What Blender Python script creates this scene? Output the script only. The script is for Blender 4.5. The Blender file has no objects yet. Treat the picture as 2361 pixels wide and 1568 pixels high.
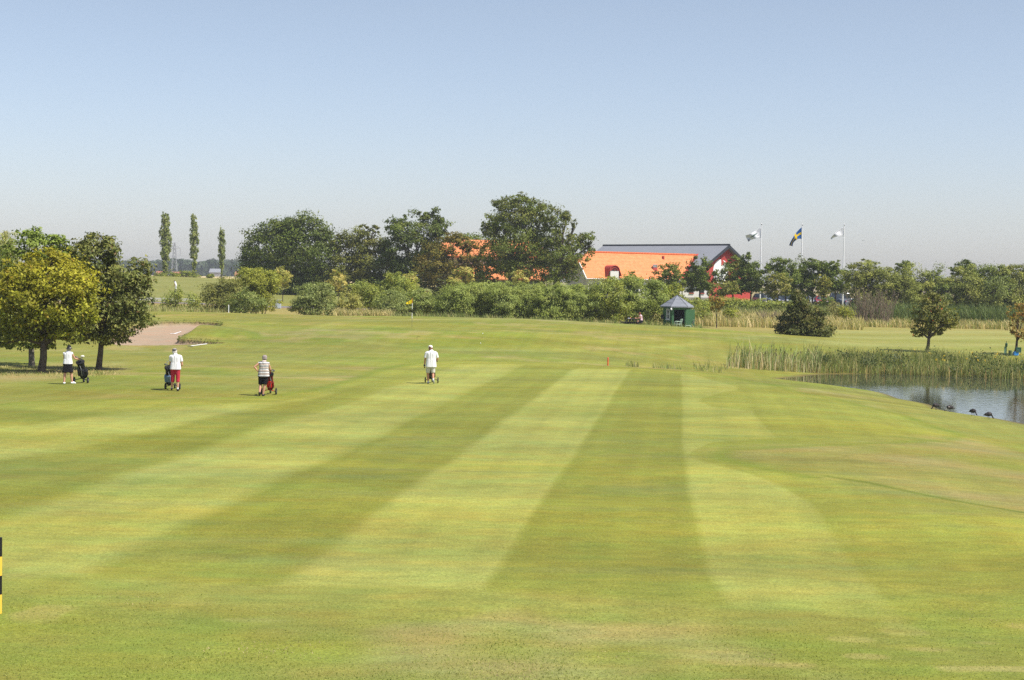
import bpy, bmesh, math, random
import numpy as np
from mathutils import Vector, Matrix
random.seed(7)
RS = np.random.RandomState
scene = bpy.context.scene
COL = scene.collection

# ------------------------------------------------------------------ camera
F, CX, CY, CAMZ = 3800.0, 1180.5, 784.0, 4.75      # focal length in units of a 2361-wide frame
PITCH, ROLL = math.atan((784 - 645) / F), math.radians(0.9)
fwd = Vector((0, math.cos(PITCH), -math.sin(PITCH)))
up0 = Vector((0, math.sin(PITCH), math.cos(PITCH)))
rt0 = Vector((1, 0, 0))
rt = rt0 * math.cos(ROLL) + up0 * math.sin(ROLL)
up = up0 * math.cos(ROLL) - rt0 * math.sin(ROLL)
cam_d = bpy.data.cameras.new('camera')
cam_d.sensor_width = 36.0
cam_d.lens = 36.0 * F / 2361.0
cam_d.clip_start, cam_d.clip_end = 0.5, 9000
cam = bpy.data.objects.new('camera', cam_d)
COL.objects.link(cam)
cam.matrix_world = Matrix(((rt.x, up.x, -fwd.x, 0), (rt.y, up.y, -fwd.y, 0), (rt.z, up.z, -fwd.z, CAMZ), (0, 0, 0, 1)))
scene.camera = cam

def P(x, y, Y):
    "world point seen at (x, y) of the 2361-wide photo, Y metres ahead"
    d = fwd + rt * ((x - CX) / F) + up * ((CY - y) / F)
    s = Y / d.y
    return Vector((d.x * s, Y, CAMZ + d.z * s))

# ------------------------------------------------------------------ terrain height
PX = np.array([-3000, -600, 0, 250, 400, 520, 680, 950, 1200, 1450, 1600, 1800, 2000, 2150, 2361, 2900, 6000], float)
ROWS = [
 (-60, [0]*17), (30, [0]*17),
 (45, [0]*13 + [-.05, -.25, -.9, -1.2]),
 (58, [0]*12 + [-.08, -.3, -.68, -1.3, -1.5]),
 (70, [0]*11 + [-.04, -.3, -.66, -1.02, -1.6, -1.7]),
 (80, [0]*11 + [-.14, -.6, -.98, -1.6, -1.7, -1.7]),
 (92, [0, 0, 0, 0, 0, 0, 0, 0, 0, -.02, -.10, -.48, -.97, -1.8, -1.8, -1.8, -1.8]),
 (98, [.05, .05, .05, .05, .05, .08, .1, .12, .08, -.25, -.62, -.98, -1.8, -1.8, -1.8, -1.8, -1.8]),
 (106, [.2, .2, .2, .2, .22, .25, .3, .35, .3, .08, -.3, -.93, -1.1, -1.2, -.8, -.9, -.9]),
 (112, [.5, .5, .5, .5, .48, .6, .7, .92, .8, .6, .35, 0, -.35, -.45, -.3, -.3, -.3]),
 (118, [.7, .7, .7, .7, .78, .9, 1.0, 1.22, 1.1, .9, .75, .45, .08, .03, .0, 0, 0]),
 (128, [1, 1, 1, 1, 1.2, 1.3, 1.2, 1.3, 1.25, 1.05, .95, .7, .2, .1, .1, .1, .1]),
 (136, [1.2, 1.2, 1.3, 1.4, 1.55, 1.55, 1.3, 1.4, 1.52, 1.12, 1.08, .6, .2, .15, .1, .1, .1]),
 (142, [1.2, 1.2, 1.4, 1.5, 1.62, 1.6, 1.45, 1.56, 1.5, 1.15, .9, .3, .2, .2, .15, .15, .15]),
 (150, [1.2, 1.2, 1.2, 1.2, 1.2, 1.1, .9, .9, .7, .45, .35, .25, .2, .2, .2, .2, .2]),
 (165, [.9, .9, .9, .9, .9, .8, .6, .6, .5, .4, .45, .4, .3, .3, .3, .3, .3]),
 (185, [1, 1, 1, 1, 1, .9, .7, .7, .7, .7, .7, .7, .5, .5, .45, .45, .45]),
 (200, [1.25, 1.25, 1.25, 1.25, 1.25, 1.1, .8, .9, 1, 1.1, 1.2, 1.3, 1.35, 1.2, 1.2, 1.2, 1.2]),
 (207, [1.25, 1.25, 1.25, 1.25, 1.25, 1.1, .85, .95, 1, 1.1, 1.2, 1.3, 1.35, 1.2, 1.2, 1.2, 1.2]),
 (225, [1.7, 1.7, 1.7, 1.7, 1.7, 1.6, 1.6, 1.5, 1.6, 1.8, 2.0, 1.7, 1.5, 1.5, 1.5, 1.5, 1.5]),
 (250, [2.3, 2.3, 2.2, 2.2, 2.2, 2.2, 2.2, 2.1, 2.1, 2.1, 2.1, 1.85, 1.7, 1.7, 1.7, 1.7, 1.7]),
 (300, [3.6, 3.6, 3.6, 3.6, 3.6, 3.5, 3.0, 2.5, 2.4, 2.3, 2.3, 2.3, 2.2, 2.2, 2.2, 2.2, 2.2]),
 (335, [4.5, 4.5, 4.5, 4.5, 4.45, 4.1, 3.7, 3, 2.6, 2.5, 2.5, 2.5, 2.4, 2.4, 2.4, 2.4, 2.4]),
 (350, [4.3, 4.3, 4.3, 4.3, 4.2, 3.8, 3.5, 3, 2.7, 2.6, 2.6, 2.6, 2.5, 2.5, 2.5, 2.5, 2.5]),
 (500, [3.4]*8 + [3.2]*9), (900, [3.8]*17), (1600, [3.9]*17), (9000, [3.9]*17)]
RY = np.array([r[0] for r in ROWS], float)
RZ = np.array([r[1] for r in ROWS], float)

def _z_raw(X, Y):
    px = np.clip(CX + F * X / np.maximum(Y, 12.0), PX[0], PX[-1] - 1e-3)
    yy = np.clip(Y, RY[0], RY[-1] - 1e-3)
    i = np.clip(np.searchsorted(RY, yy, side='right') - 1, 0, len(RY) - 2)
    j = np.clip(np.searchsorted(PX, px, side='right') - 1, 0, len(PX) - 2)
    u = (yy - RY[i]) / (RY[i + 1] - RY[i])
    v = (px - PX[j]) / (PX[j + 1] - PX[j])
    return (RZ[i, j] * (1 - v) + RZ[i, j + 1] * v) * (1 - u) + (RZ[i + 1, j] * (1 - v) + RZ[i + 1, j + 1] * v) * u

def ground_z(X, Y):
    X = np.asarray(X, float); Y = np.asarray(Y, float)
    s = 0
    k = np.clip(Y / 100.0, .3, 3)
    for dy, wy in ((-2.2, 1), (0, 2), (2.2, 1)):
        for dx, wx in ((-2.6, 1), (0, 2), (2.6, 1)):
            s = s + wy * wx * _z_raw(X + dx * k, Y + dy * k)
    z = s / 16.0
    # gentle rolling of the turf
    w = np.clip((150 - Y) / 30, 0, 1)
    z = z + w * (.030 * np.sin(Y * .36 + X * .05 + 1) + .022 * np.sin(Y * .83 - X * .11) + .016 * np.sin(X * .55 + Y * .21 + 2))
    return z

def gz(x, y): return float(ground_z(x, y))

def on_ground(x, Y):
    "ground point in the column x of the photo at distance Y"
    z = 0.0
    for _ in range(3):
        # solve X so that the column is x at that height
        yy = CY + 0
        # invert: point (X,Y,z) -> pixel
        X = (x - CX) / F * Y
        for _ in range(4):
            q = to_px((X, Y, z))
            X += (x - q[0]) / F * Y
        z = gz(X, Y)
    return Vector((X, Y, z))

def to_px(p):
    d = Vector(p) - Vector((0, 0, CAMZ))
    k = d.dot(fwd)
    return (CX + F * d.dot(rt) / k, CY - F * d.dot(up) / k)

def hit(x, y, z0=None, lo=14, hi=330):
    "where the sight line through (x, y) meets the turf (or the plane z0)"
    d = fwd + rt * ((x - CX) / F) + up * ((CY - y) / F)
    d = d / d.y
    if z0 is not None:
        t = (z0 - CAMZ) / d.z
        return (d.x * t, t)
    ys = np.arange(lo, hi, .25)
    zs = CAMZ + d.z * ys
    g = ground_z(d.x * ys, ys)
    k = np.argmax(zs <= g)
    return (d.x * ys[k], ys[k])

# ------------------------------------------------------------------ object helpers
def tag(o, label=None, cat=None, group=None, kind=None):
    if label: o['label'] = label
    if cat: o['category'] = cat
    if group: o['group'] = group
    if kind: o['kind'] = kind
    return o

def empty(name, loc=(0, 0, 0), rz=0.0, label=None, cat=None, group=None):
    o = bpy.data.objects.new(name, None)
    o.empty_display_size = .2
    o.location = loc; o.rotation_euler = (0, 0, rz)
    COL.objects.link(o)
    return tag(o, label, cat, group)

def link(name, me, mat=None, parent=None, smooth=False):
    if mat is not None:
        for m in (mat if isinstance(mat, (list, tuple)) else [mat]): me.materials.append(m)
    if smooth and len(me.polygons):
        me.polygons.foreach_set('use_smooth', np.ones(len(me.polygons), bool))
    o = bpy.data.objects.new(name, me)
    COL.objects.link(o)
    if parent is not None: o.parent = parent
    return o

def np_mesh(name, verts, faces, cols=None):
    "verts (N,3), faces (M,k) of equal k"
    me = bpy.data.meshes.new(name)
    verts = np.ascontiguousarray(verts, np.float32); faces = np.ascontiguousarray(faces, np.int32)
    n, (m, k) = len(verts), faces.shape
    me.vertices.add(n); me.vertices.foreach_set('co', verts.ravel())
    me.loops.add(m * k); me.loops.foreach_set('vertex_index', faces.ravel())
    me.polygons.add(m); me.polygons.foreach_set('loop_start', np.arange(0, m * k, k, dtype=np.int32))
    me.update(calc_edges=True)
    if cols is not None:
        a = me.attributes.new('Col', 'FLOAT_COLOR', 'POINT')
        c = np.ones((n, 4), np.float32); c[:, :3] = cols
        a.data.foreach_set('color', c.ravel())
    return me

class MB:
    "collects primitive shapes into one mesh"
    def __init__(s): s.v = []; s.f = []; s.m = []; s.mi = 0
    def add(s, vs, fs, mi=None):
        b = len(s.v); s.v += [tuple(v) for v in vs]
        for f in fs: s.f.append(tuple(b + i for i in f)); s.m.append(s.mi if mi is None else mi)
        return s
    def box(s, c, d, rz=0, mi=None, M=None):
        x, y, z = d[0] / 2, d[1] / 2, d[2] / 2
        R = M if M is not None else Matrix.Rotation(rz, 3, 'Z')
        vs = [Vector(c) + R @ Vector((a * x, b * y, e * z)) for a in (-1, 1) for b in (-1, 1) for e in (-1, 1)]
        return s.add(vs, [(0, 1, 3, 2), (4, 6, 7, 5), (0, 4, 5, 1), (2, 3, 7, 6), (0, 2, 6, 4), (1, 5, 7, 3)], mi)
    def tube(s, pts, r, n=8, mi=None, cap=True):
        pts = [Vector(p) for p in pts]
        rs = list(r) if isinstance(r, (list, tuple)) else [r] * len(pts)
        rings = []
        ref = Vector((0, 0, 1))
        d0 = (pts[-1] - pts[0]).normalized() if (pts[-1] - pts[0]).length > 1e-6 else Vector((0, 0, 1))
        if abs(d0.z) > .9: ref = Vector((1, 0, 0))
        for i, p in enumerate(pts):
            d = (pts[min(i + 1, len(pts) - 1)] - pts[max(i - 1, 0)])
            d = d.normalized() if d.length > 1e-9 else Vector((0, 0, 1))
            a = d.cross(ref); a = a.normalized() if a.length > 1e-6 else Vector((1, 0, 0))
            b = d.cross(a)
            rings.append([p + (a * math.cos(t) + b * math.sin(t)) * rs[i] for t in [2 * math.pi * k / n for k in range(n)]])
        vs = [v for q in rings for v in q]
        fs = []
        for i in range(len(pts) - 1):
            for k in range(n):
                k2 = (k + 1) % n
                fs.append((i * n + k, i * n + k2, (i + 1) * n + k2, (i + 1) * n + k))
        if cap:
            fs.append(tuple(range(n))[::-1]); fs.append(tuple((len(pts) - 1) * n + k for k in range(n)))
        return s.add(vs, fs, mi)
    def lathe(s, c, prof, n=16, mi=None, axis='Z', sx=1, sy=1):
        "prof: list of (radius, height)"
        vs = []; fs = []
        for r, h in prof:
            for k in range(n):
                t = 2 * math.pi * k / n
                q = (r * math.cos(t) * sx, r * math.sin(t) * sy, h)
                if axis == 'X': q = (q[2], q[0], q[1])
                if axis == 'Y': q = (q[0], q[2], q[1])
                vs.append(Vector(c) + Vector(q))
        for i in range(len(prof) - 1):
            for k in range(n):
                k2 = (k + 1) % n
                fs.append((i * n + k, i * n + k2, (i + 1) * n + k2, (i + 1) * n + k))
        fs.append(tuple(range(n))[::-1]); fs.append(tuple((len(prof) - 1) * n + k for k in range(n)))
        return s.add(vs, fs, mi)
    def poly(s, vs, mi=None): return s.add(vs, [tuple(range(len(vs)))], mi)
    def slab(s, pts, thick, mi=None):
        "a polygon (list of 3d points) given thickness along its normal, downwards"
        pts = [Vector(p) for p in pts]
        n = (pts[1] - pts[0]).cross(pts[2] - pts[0]).normalized()
        if n.z < 0: n = -n
        k = len(pts)
        vs = pts + [p - n * thick for p in pts]
        fs = [tuple(range(k)), tuple(range(k, 2 * k))[::-1]] + [(i, i + k, (i + 1) % k + k, (i + 1) % k) for i in range(k)]
        return s.add(vs, fs, mi)
    def build(s, name, mat, parent=None, smooth=False, bevel=0):
        me = bpy.data.meshes.new(name)
        me.from_pydata(s.v, [], s.f)
        if any(s.m): me.polygons.foreach_set('material_index', s.m)
        bm = bmesh.new(); bm.from_mesh(me)
        if bevel: bmesh.ops.bevel(bm, geom=bm.edges[:], offset=bevel, segments=1, affect='EDGES')
        bmesh.ops.recalc_face_normals(bm, faces=bm.faces[:])
        bm.to_mesh(me); bm.free()
        o = link(name, me, mat, parent, smooth)
        if smooth:
            try: me.set_sharp_from_angle(angle=math.radians(40))
            except Exception: pass
        return o

# ------------------------------------------------------------------ materials
_M = {}
def mat(name, col, rough=.6, spec=.3, metal=0, noise=0.0, nscale=8.0, bump=0.0, bscale=40.0, coat=0):
    if name in _M: return _M[name]
    m = bpy.data.materials.new(name); m.use_nodes = True
    nt = m.node_tree; b = nt.nodes['Principled BSDF']
    b.inputs['Base Color'].default_value = (*col, 1); b.inputs['Roughness'].default_value = rough
    b.inputs['Specular IOR Level'].default_value = spec; b.inputs['Metallic'].default_value = metal
    if coat: b.inputs['Coat Weight'].default_value = coat
    tc = nt.nodes.new('ShaderNodeTexCoord')
    if noise:
        n = nt.nodes.new('ShaderNodeTexNoise'); n.inputs['Scale'].default_value = nscale; n.inputs['Detail'].default_value = 6
        nt.links.new(tc.outputs['Object'], n.inputs['Vector'])
        r = nt.nodes.new('ShaderNodeMapRange'); r.inputs['From Min'].default_value = .3; r.inputs['From Max'].default_value = .7
        r.inputs['To Min'].default_value = 1 - noise; r.inputs['To Max'].default_value = 1 + noise
        nt.links.new(n.outputs['Fac'], r.inputs['Value'])
        x = nt.nodes.new('ShaderNodeVectorMath'); x.operation = 'SCALE'; x.inputs[0].default_value = col
        nt.links.new(r.outputs[0], x.inputs['Scale']); nt.links.new(x.outputs[0], b.inputs['Base Color'])
    if bump:
        n = nt.nodes.new('ShaderNodeTexNoise'); n.inputs['Scale'].default_value = bscale; n.inputs['Detail'].default_value = 4
        nt.links.new(tc.outputs['Object'], n.inputs['Vector'])
        bb = nt.nodes.new('ShaderNodeBump'); bb.inputs['Strength'].default_value = bump; bb.inputs['Distance'].default_value = .02
        nt.links.new(n.outputs['Fac'], bb.inputs['Height']); nt.links.new(bb.outputs[0], b.inputs['Normal'])
    _M[name] = m
    return m

def leaf_mat(name, trans=.3, gain=1.0, rough=.55, spec=.2):
    if name in _M: return _M[name]
    m = bpy.data.materials.new(name); m.use_nodes = True
    nt = m.node_tree; b = nt.nodes['Principled BSDF']; out = nt.nodes['Material Output']
    at = nt.nodes.new('ShaderNodeAttribute'); at.attribute_name = 'Col'
    nt.links.new(at.outputs['Color'], b.inputs['Base Color'])
    b.inputs['Roughness'].default_value = rough; b.inputs['Specular IOR Level'].default_value = spec
    if trans:
        t = nt.nodes.new('ShaderNodeBsdfTranslucent')
        hs = nt.nodes.new('ShaderNodeVectorMath'); hs.operation = 'MULTIPLY'; hs.inputs[1].default_value = (1.15, 1.25, .6)
        nt.links.new(at.outputs['Color'], hs.inputs[0]); nt.links.new(hs.outputs[0], t.inputs['Color'])
        mx = nt.nodes.new('ShaderNodeMixShader'); mx.inputs[0].default_value = trans
        nt.links.new(b.outputs[0], mx.inputs[1]); nt.links.new(t.outputs[0], mx.inputs[2]); nt.links.new(mx.outputs[0], out.inputs['Surface'])
    _M[name] = m
    return m

def srgb(h):
    "hex -> linear"
    h = h.lstrip('#'); c = [int(h[i:i + 2], 16) / 255 for i in (0, 2, 4)]
    return tuple(v / 12.92 if v <= .04045 else ((v + .055) / 1.055) ** 2.4 for v in c)

# ------------------------------------------------------------------ light and sky
HAZE = .00019
SUN_EL = math.radians(56)
sx, sy = math.sin(math.radians(62)), -math.cos(math.radians(62))     # sun stands to the right and a little behind the camera
sun_dir = Vector((sx * math.cos(SUN_EL), sy * math.cos(SUN_EL), math.sin(SUN_EL)))
sl = bpy.data.lights.new('sun', 'SUN'); sl.energy = 3.9; sl.angle = math.radians(.53); sl.color = (1, .955, .88)
so = bpy.data.objects.new('sun', sl); COL.objects.link(so); so.location = (60, -40, 90)
so.rotation_euler = sun_dir.to_track_quat('Z', 'Y').to_euler()
w = bpy.data.worlds.new('World'); scene.world = w; w.use_nodes = True
nt = w.node_tree; bg = nt.nodes['Background']
sky = nt.nodes.new('ShaderNodeTexSky'); sky.sky_type = 'NISHITA'; sky.sun_disc = False
sky.sun_elevation = SUN_EL; sky.sun_rotation = math.atan2(sx, sy)
sky.air_density = 1.0; sky.dust_density = .9; sky.ozone_density = 3.0; sky.altitude = 10
sm_ = nt.nodes.new('ShaderNodeVectorMath'); sm_.operation = 'MULTIPLY'; sm_.inputs[1].default_value = (1.04, .945, .93)
tcw = nt.nodes.new('ShaderNodeTexCoord'); spw = nt.nodes.new('ShaderNodeSeparateXYZ'); nt.links.new(tcw.outputs['Generated'], spw.inputs[0])
rw = nt.nodes.new('ShaderNodeMapRange'); rw.inputs['From Min'].default_value = 0; rw.inputs['From Max'].default_value = .16; nt.links.new(spw.outputs['Z'], rw.inputs['Value'])
mw = nt.nodes.new('ShaderNodeMix'); mw.data_type = 'VECTOR'; mw.inputs[4].default_value = (.92, .895, 1.03); mw.inputs[5].default_value = (1.05, .89, .84)
nt.links.new(rw.outputs[0], mw.inputs[0]); nt.links.new(mw.outputs[1], sm_.inputs[1])
nt.links.new(sky.outputs[0], sm_.inputs[0]); nt.links.new(sm_.outputs[0], bg.inputs[0]); bg.inputs[1].default_value = .098
scene.view_settings.view_transform = 'Standard'; scene.view_settings.look = 'None'
scene.view_settings.gamma = 1; scene.view_settings.exposure = .74
scene.cycles.use_denoising = False
scene.cycles.max_bounces = 6; scene.cycles.transparent_max_bounces = 8; scene.cycles.volume_bounces = 0
# ------------------------------------------------------------------ ground sheet with its mown patterns
def sdist(px, py, poly):
    "signed distance to a closed polygon (negative inside)"
    d2 = np.full(px.shape, 1e18); inside = np.zeros(px.shape, bool)
    n = len(poly)
    for i in range(n):
        ax, ay = poly[i]; bx, by = poly[(i + 1) % n]
        ex, ey = bx - ax, by - ay
        wx, wy = px - ax, py - ay
        t = np.clip((wx * ex + wy * ey) / (ex * ex + ey * ey + 1e-12), 0, 1)
        dx, dy = wx - ex * t, wy - ey * t
        d2 = np.minimum(d2, dx * dx + dy * dy)
        c = ((ay <= py) != (by <= py)) & (px < (ex * (py - ay) / (ey if abs(ey) > 1e-12 else 1e-12) + ax))
        inside ^= c
    d = np.sqrt(d2)
    return np.where(inside, -d, d)

def smooth_poly(pts, n=2):
    for _ in range(n):
        q = []
        for i in range(len(pts)):
            a, b = pts[i], pts[(i + 1) % len(pts)]
            q += [(a[0] * .75 + b[0] * .25, a[1] * .75 + b[1] * .25), (a[0] * .25 + b[0] * .75, a[1] * .25 + b[1] * .75)]
        pts = q
    return pts

def flat(pts, sm=0):
    q = [hit(x, y, 0.0) for x, y in pts]
    return smooth_poly(q, sm) if sm else q
def draped(pts, sm=0):
    q = [hit(x, y) for x, y in pts]
    return smooth_poly(q, sm) if sm else q

def vnoise(X, Y, s, seed):
    "cheap smooth value noise, period s metres"
    x = X / s; y = Y / s
    xi = np.floor(x).astype(np.int64); yi = np.floor(y).astype(np.int64)
    fx = x - xi; fy = y - yi; fx = fx * fx * (3 - 2 * fx); fy = fy * fy * (3 - 2 * fy)
    def h(a, b):
        v = (a * 374761393 + b * 668265263 + seed * 1442695041) & 0x7fffffff
        v = (v ^ (v >> 13)) * 1274126177 & 0x7fffffff
        return ((v ^ (v >> 16)) & 0xffff) / 65535.0
    return (h(xi, yi) * (1 - fx) + h(xi + 1, yi) * fx) * (1 - fy) + (h(xi, yi + 1) * (1 - fx) + h(xi + 1, yi + 1) * fx) * fy

# bunker outline on the ground (world metres)
bunker_out = draped([(262, 800), (300, 801), (400, 800.5), (510, 797), (516, 794), (470, 791), (416, 787), (408, 784)])
_tip = bunker_out[-1]
bunker_back = [(hit(425, 778)[0] + .2, 110.5), (hit(455, 768)[0], 114.5), ((478 - CX) / F * 117, 117.2), ((500 - CX) / F * 119, 119.0), ((512 - CX) / F * 121, 121.2),
               ((505 - CX) / F * 123, 123.0), ((470 - CX) / F * 124, 124.3), ((420 - CX) / F * 124, 124.6), ((360 - CX) / F * 124, 124.2), ((320 - CX) / F * 122.5, 122.5),
               ((285 - CX) / F * 118, 118), ((262 - CX) / F * 113, 113), ((250 - CX) / F * 108, 108)]
bunker = smooth_poly(bunker_out + bunker_back, 1)
# the grassy tongue pushing into the sand
tongue = [(bunker_out[-1][0], bunker_out[-1][1]), (bunker_out[4][0] + 2, bunker_out[4][1] + .2), (bunker_back[3][0] + 3.5, 113), (bunker_back[3][0] + 2.2, 117.6), (bunker_back[2][0], bunker_back[2][1]), (bunker_back[1][0] + .3, bunker_back[1][1]), (bunker_back[0][0], bunker_back[0][1])]

_gz0 = ground_z
def ground_z(X, Y):
    X = np.asarray(X, float); Y = np.asarray(Y, float)
    z = _gz0(X, Y)
    near = (Y > 98) & (Y < 132) & (X < 0) & (X > -40)
    if near.any():
        shp = z.shape
        zf = np.atleast_1d(z).copy(); xf = np.atleast_1d(X * np.ones(shp)); yf = np.atleast_1d(Y * np.ones(shp)); nf = np.atleast_1d(near)
        d = sdist(xf[nf], yf[nf], bunker)
        dt = sdist(xf[nf], yf[nf], tongue)
        dz = -.20 * np.clip(-d / .12, 0, 1) - .12 * np.clip(-d / 2.5, 0, 1)
        bump = .55 * np.clip(1 - np.hypot((xf[nf] + 21.3) / 4.6, (yf[nf] - 113.0) / 4.5) ** 2, 0, 1) * np.clip(d / .5, 0, 1)
        lip = .12 * np.exp(-(d / 1.6) ** 2) * (d > 0)
        zf[nf] = zf[nf] + dz + bump + lip
        z = zf.reshape(shp) if shp else float(zf[0])
    return z

# pond outline: the sheet is simply water where the land drops below it
WATER_Z = -1.0

t_side = np.concatenate([-np.geomspace(9, .36, 34)[:-1], np.linspace(-.36, .36, 1150), np.geomspace(.36, 9, 34)[1:]])
ys = [-40.0]
while ys[-1] < 1440:
    y = ys[-1]
    if y < 14: st = 3.0
    elif y < 60: st = max(.045, y * y / 15500)
    elif y < 95: st = .26
    elif y < 128: st = .2
    elif y < 150: st = .3
    elif y < 250: st = .6
    elif y < 360: st = 1.2
    else: st = y * .04
    ys.append(y + st)
ys = np.array(ys)
TT, YY = np.meshgrid(t_side, ys)
XX = TT * (np.maximum(YY, -30) + 45) * np.clip(1, 0, 1)
# columns fan out from a point a little behind the camera so the sheet is dense where it is seen close
XX = TT * (YY * .98 + np.where(YY < 14, 14 - YY, 0) * 1.0 + 2.0)
XX = np.clip(XX, -1870, 1870)
shape = XX.shape
X = XX.ravel(); Y = YY.ravel()
Z = ground_z(X, Y)
N = len(X)

C_light = np.array((.230, .243, .068)); C_mid = np.array((.182, .195, .040)); C_dark = np.array((.155, .168, .032))
C_rough = np.array((.170, .176, .042)); C_deep = np.array((.090, .120, .016)); C_straw = np.array((.33, .27, .13))
C_green = np.array((.180, .188, .040)); C_sand = np.array((.345, .255, .172))
col = np.tile(C_rough, (N, 1))
def paint(mask, c):
    global col
    m = np.clip(mask, 0, 1)[:, None]
    col = col * (1 - m) + np.asarray(c) * m
def soft(d, w): return np.clip(.5 - d / w, 0, 1)
vis = (np.abs(X) < .42 * np.abs(Y) + 6) & (Y > 12)
def pd(poly):
    x0, x1 = min(p[0] for p in poly) - 4, max(p[0] for p in poly) + 4
    y0, y1 = min(p[1] for p in poly) - 4, max(p[1] for p in poly) + 4
    d = np.full(N, 1e3)
    s = (X > x0) & (X < x1) & (Y > y0) & (Y < y1)
    d[s] = sdist(X[s], Y[s], poly)
    return d
wob = (vnoise(X, Y, 2.5, 5) - .5) * .5 + (vnoise(X, Y, .7, 6) - .5) * .25
# fairway (shorter turf) and its stripes
fair = flat([(-350, 990), (0, 928), (300, 922), (560, 915), (690, 905), (770, 892), (835, 868), (880, 850), (960, 838), (1100, 833), (1270, 836), (1450, 845), (1640, 858), (1780, 880), (1900, 905), (2050, 930), (2180, 958), (2225, 985), (2160, 1005), (1980, 1022),
             (1800, 1032), (1640, 1040), (1760, 1080), (1900, 1110), (2060, 1150), (2361, 1200), (2800, 1280), (2800, 1480), (2361, 1475), (2000, 1420), (1500, 1385), (1100, 1360), (600, 1345), (200, 1320), (-300, 1290)], 1)
dF = pd(fair) + wob * .6
paint(soft(dF, .5), C_mid)
stripes = [
 (C_light, .22, [(1322, 850), (1455, 850), (1360, 1000), (1262, 1140), (1130, 1340), (1040, 1480), (480, 1450), (700, 1300), (905, 1150), (1105, 1010)]),
 (C_dark, .22, [(1455, 850), (1572, 862), (1576, 1040), (1600, 1180), (1650, 1340), (1730, 1480), (1040, 1480), (1130, 1340), (1262, 1140), (1360, 1000)]),
 (C_dark, .45, [(1205, 842), (1322, 850), (1105, 1010), (905, 1150), (700, 1300), (480, 1450), (60, 1380), (290, 1270), (520, 1165), (740, 1065), (880, 1000), (1030, 925)]),
 (C_light, .5, [(1060, 842), (1205, 842), (1030, 925), (880, 1000), (740, 1065), (520, 1165), (290, 1270), (60, 1380), (-260, 1300), (0, 1195), (210, 1120), (390, 1060), (560, 1000), (790, 930)]),
 (C_dark, .8, [(870, 885), (960, 860), (790, 930), (560, 1000), (390, 1060), (210, 1120), (0, 1195), (-260, 1300), (-200, 1100), (0, 1060), (200, 1030), (300, 1000), (470, 970), (640, 930)]),
 (C_light, .8, [(640, 925), (770, 905), (640, 930), (470, 970), (300, 1000), (150, 1035), (-100, 1070), (-100, 985), (120, 975), (330, 948), (480, 935)]),
 (C_dark, .8, [(-40, 940), (90, 945), (180, 965), (60, 980), (-60, 978)]),
 (C_light, .12, [(1572, 861), (1616, 865), (1699, 888), (1697, 898), (1621, 919), (1612, 925), (1640, 938), (1735, 945), (1755, 976), (1788, 1009), (1700, 1016), (1640, 1022), (1600, 1038), (1576, 1060)]),
 (C_light, .2, [(1576, 1045), (1600, 1052), (1700, 1085), (1790, 1118), (1875, 1165), (1905, 1220), (1960, 1290), (2030, 1370), (2120, 1480), (1730, 1480), (1650, 1340), (1600, 1180)])]
for c, wd, pp in stripes:
    d = pd(flat(pp, 0)) + wob * .22
    m = soft(d, wd) * soft(dF, .4)
    m = m * (.58 + .42 * vnoise(X * .5, Y, 4.2, 11)) * np.clip((Y - 21.5 + wob * 2) / 4.5, 0, 1)
    paint(m, c)
# paler far bands where the mower turned; the outfield of the green
paint(soft(pd(flat([(1100, 800), (1500, 806), (1680, 830), (1700, 856), (1450, 842), (1270, 833), (1100, 831), (900, 838), (860, 820)])), 2.5) * .5, C_mid)
# green: raised platform, very short
green = [((x - CX) / F * yy, yy) for x, yy in [(760, 122), (800, 112), (900, 107), (1050, 105), (1250, 106), (1450, 110), (1600, 116), (1700, 124), (1760, 131), (1700, 136), (1500, 138), (1300, 137), (1150, 136), (1000, 134), (850, 131)]]
dG = pd(smooth_poly(green, 2))
paint(soft(dG, .4), C_green * np.array((1.0, 1.0, 1.0)))
paint(np.exp(-((dG - .9) / .8) ** 2) * .55, C_light)
band = np.sin((Y * .92 + X * .12) * 2.2)
paint(soft(dG, .4) * (.5 + .5 * band) * .30, C_dark)
# lusher and dryer patches of rough
r1 = vnoise(X, Y, 9, 1) * .6 + vnoise(X, Y, 3.1, 2) * .4
r2 = vnoise(X * .6, Y, 4.3, 3) * .6 + vnoise(X, Y, 1.3, 4) * .4
outF = 1 - soft(dF, .5)
paint(np.clip((r1 - .55) * 3, 0, .55) * outF, C_deep * 1.5)
paint(np.clip((r2 - .62) * 3, 0, .5) * outF, C_straw * .8)
lowf = vnoise(X * .35, Y, 3.2, 21) * .5 + vnoise(X * .5, Y, 1.1, 22) * .5
lowg = vnoise(X * .4, Y, 6.5, 23) * .55 + vnoise(X * .45, Y, 2.6, 24) * .45
col *= (.74 + .28 * lowf + .26 * lowg)[:, None]
hue_ = (vnoise(X * .4, Y, 4.7, 25) - .5)[:, None]
col *= 1 + hue_ * np.array([[.09, -.01, -.35]])
col *= (1 + .055 * np.sin(Y * .78 + X * .10 + 1.5 * vnoise(X, Y, 9, 72)) * np.clip((110 - Y) / 20, 0, 1))[:, None]  # shading of the rolling turf, painted in as darker and lighter bands
lane = (X - .108 * Y); col *= (1 + .030 * np.sin(lane * 4.1 + .6 * np.sin(Y * .11)) + .018 * np.sin(lane * 9.3))[:, None]
streak = np.clip((vnoise(X * .3, Y, .9, 26) - .62) * 3, 0, 1) * np.clip((vnoise(X * .3, Y, 7, 27) - .45) * 4, 0, 1)
paint(streak * .30, np.array((.135, .160, .075)))
paint(np.clip((vnoise(X * .3, Y, 2.2, 28) - .68) * 3, 0, 1) * .35, C_deep * 1.25)
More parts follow.
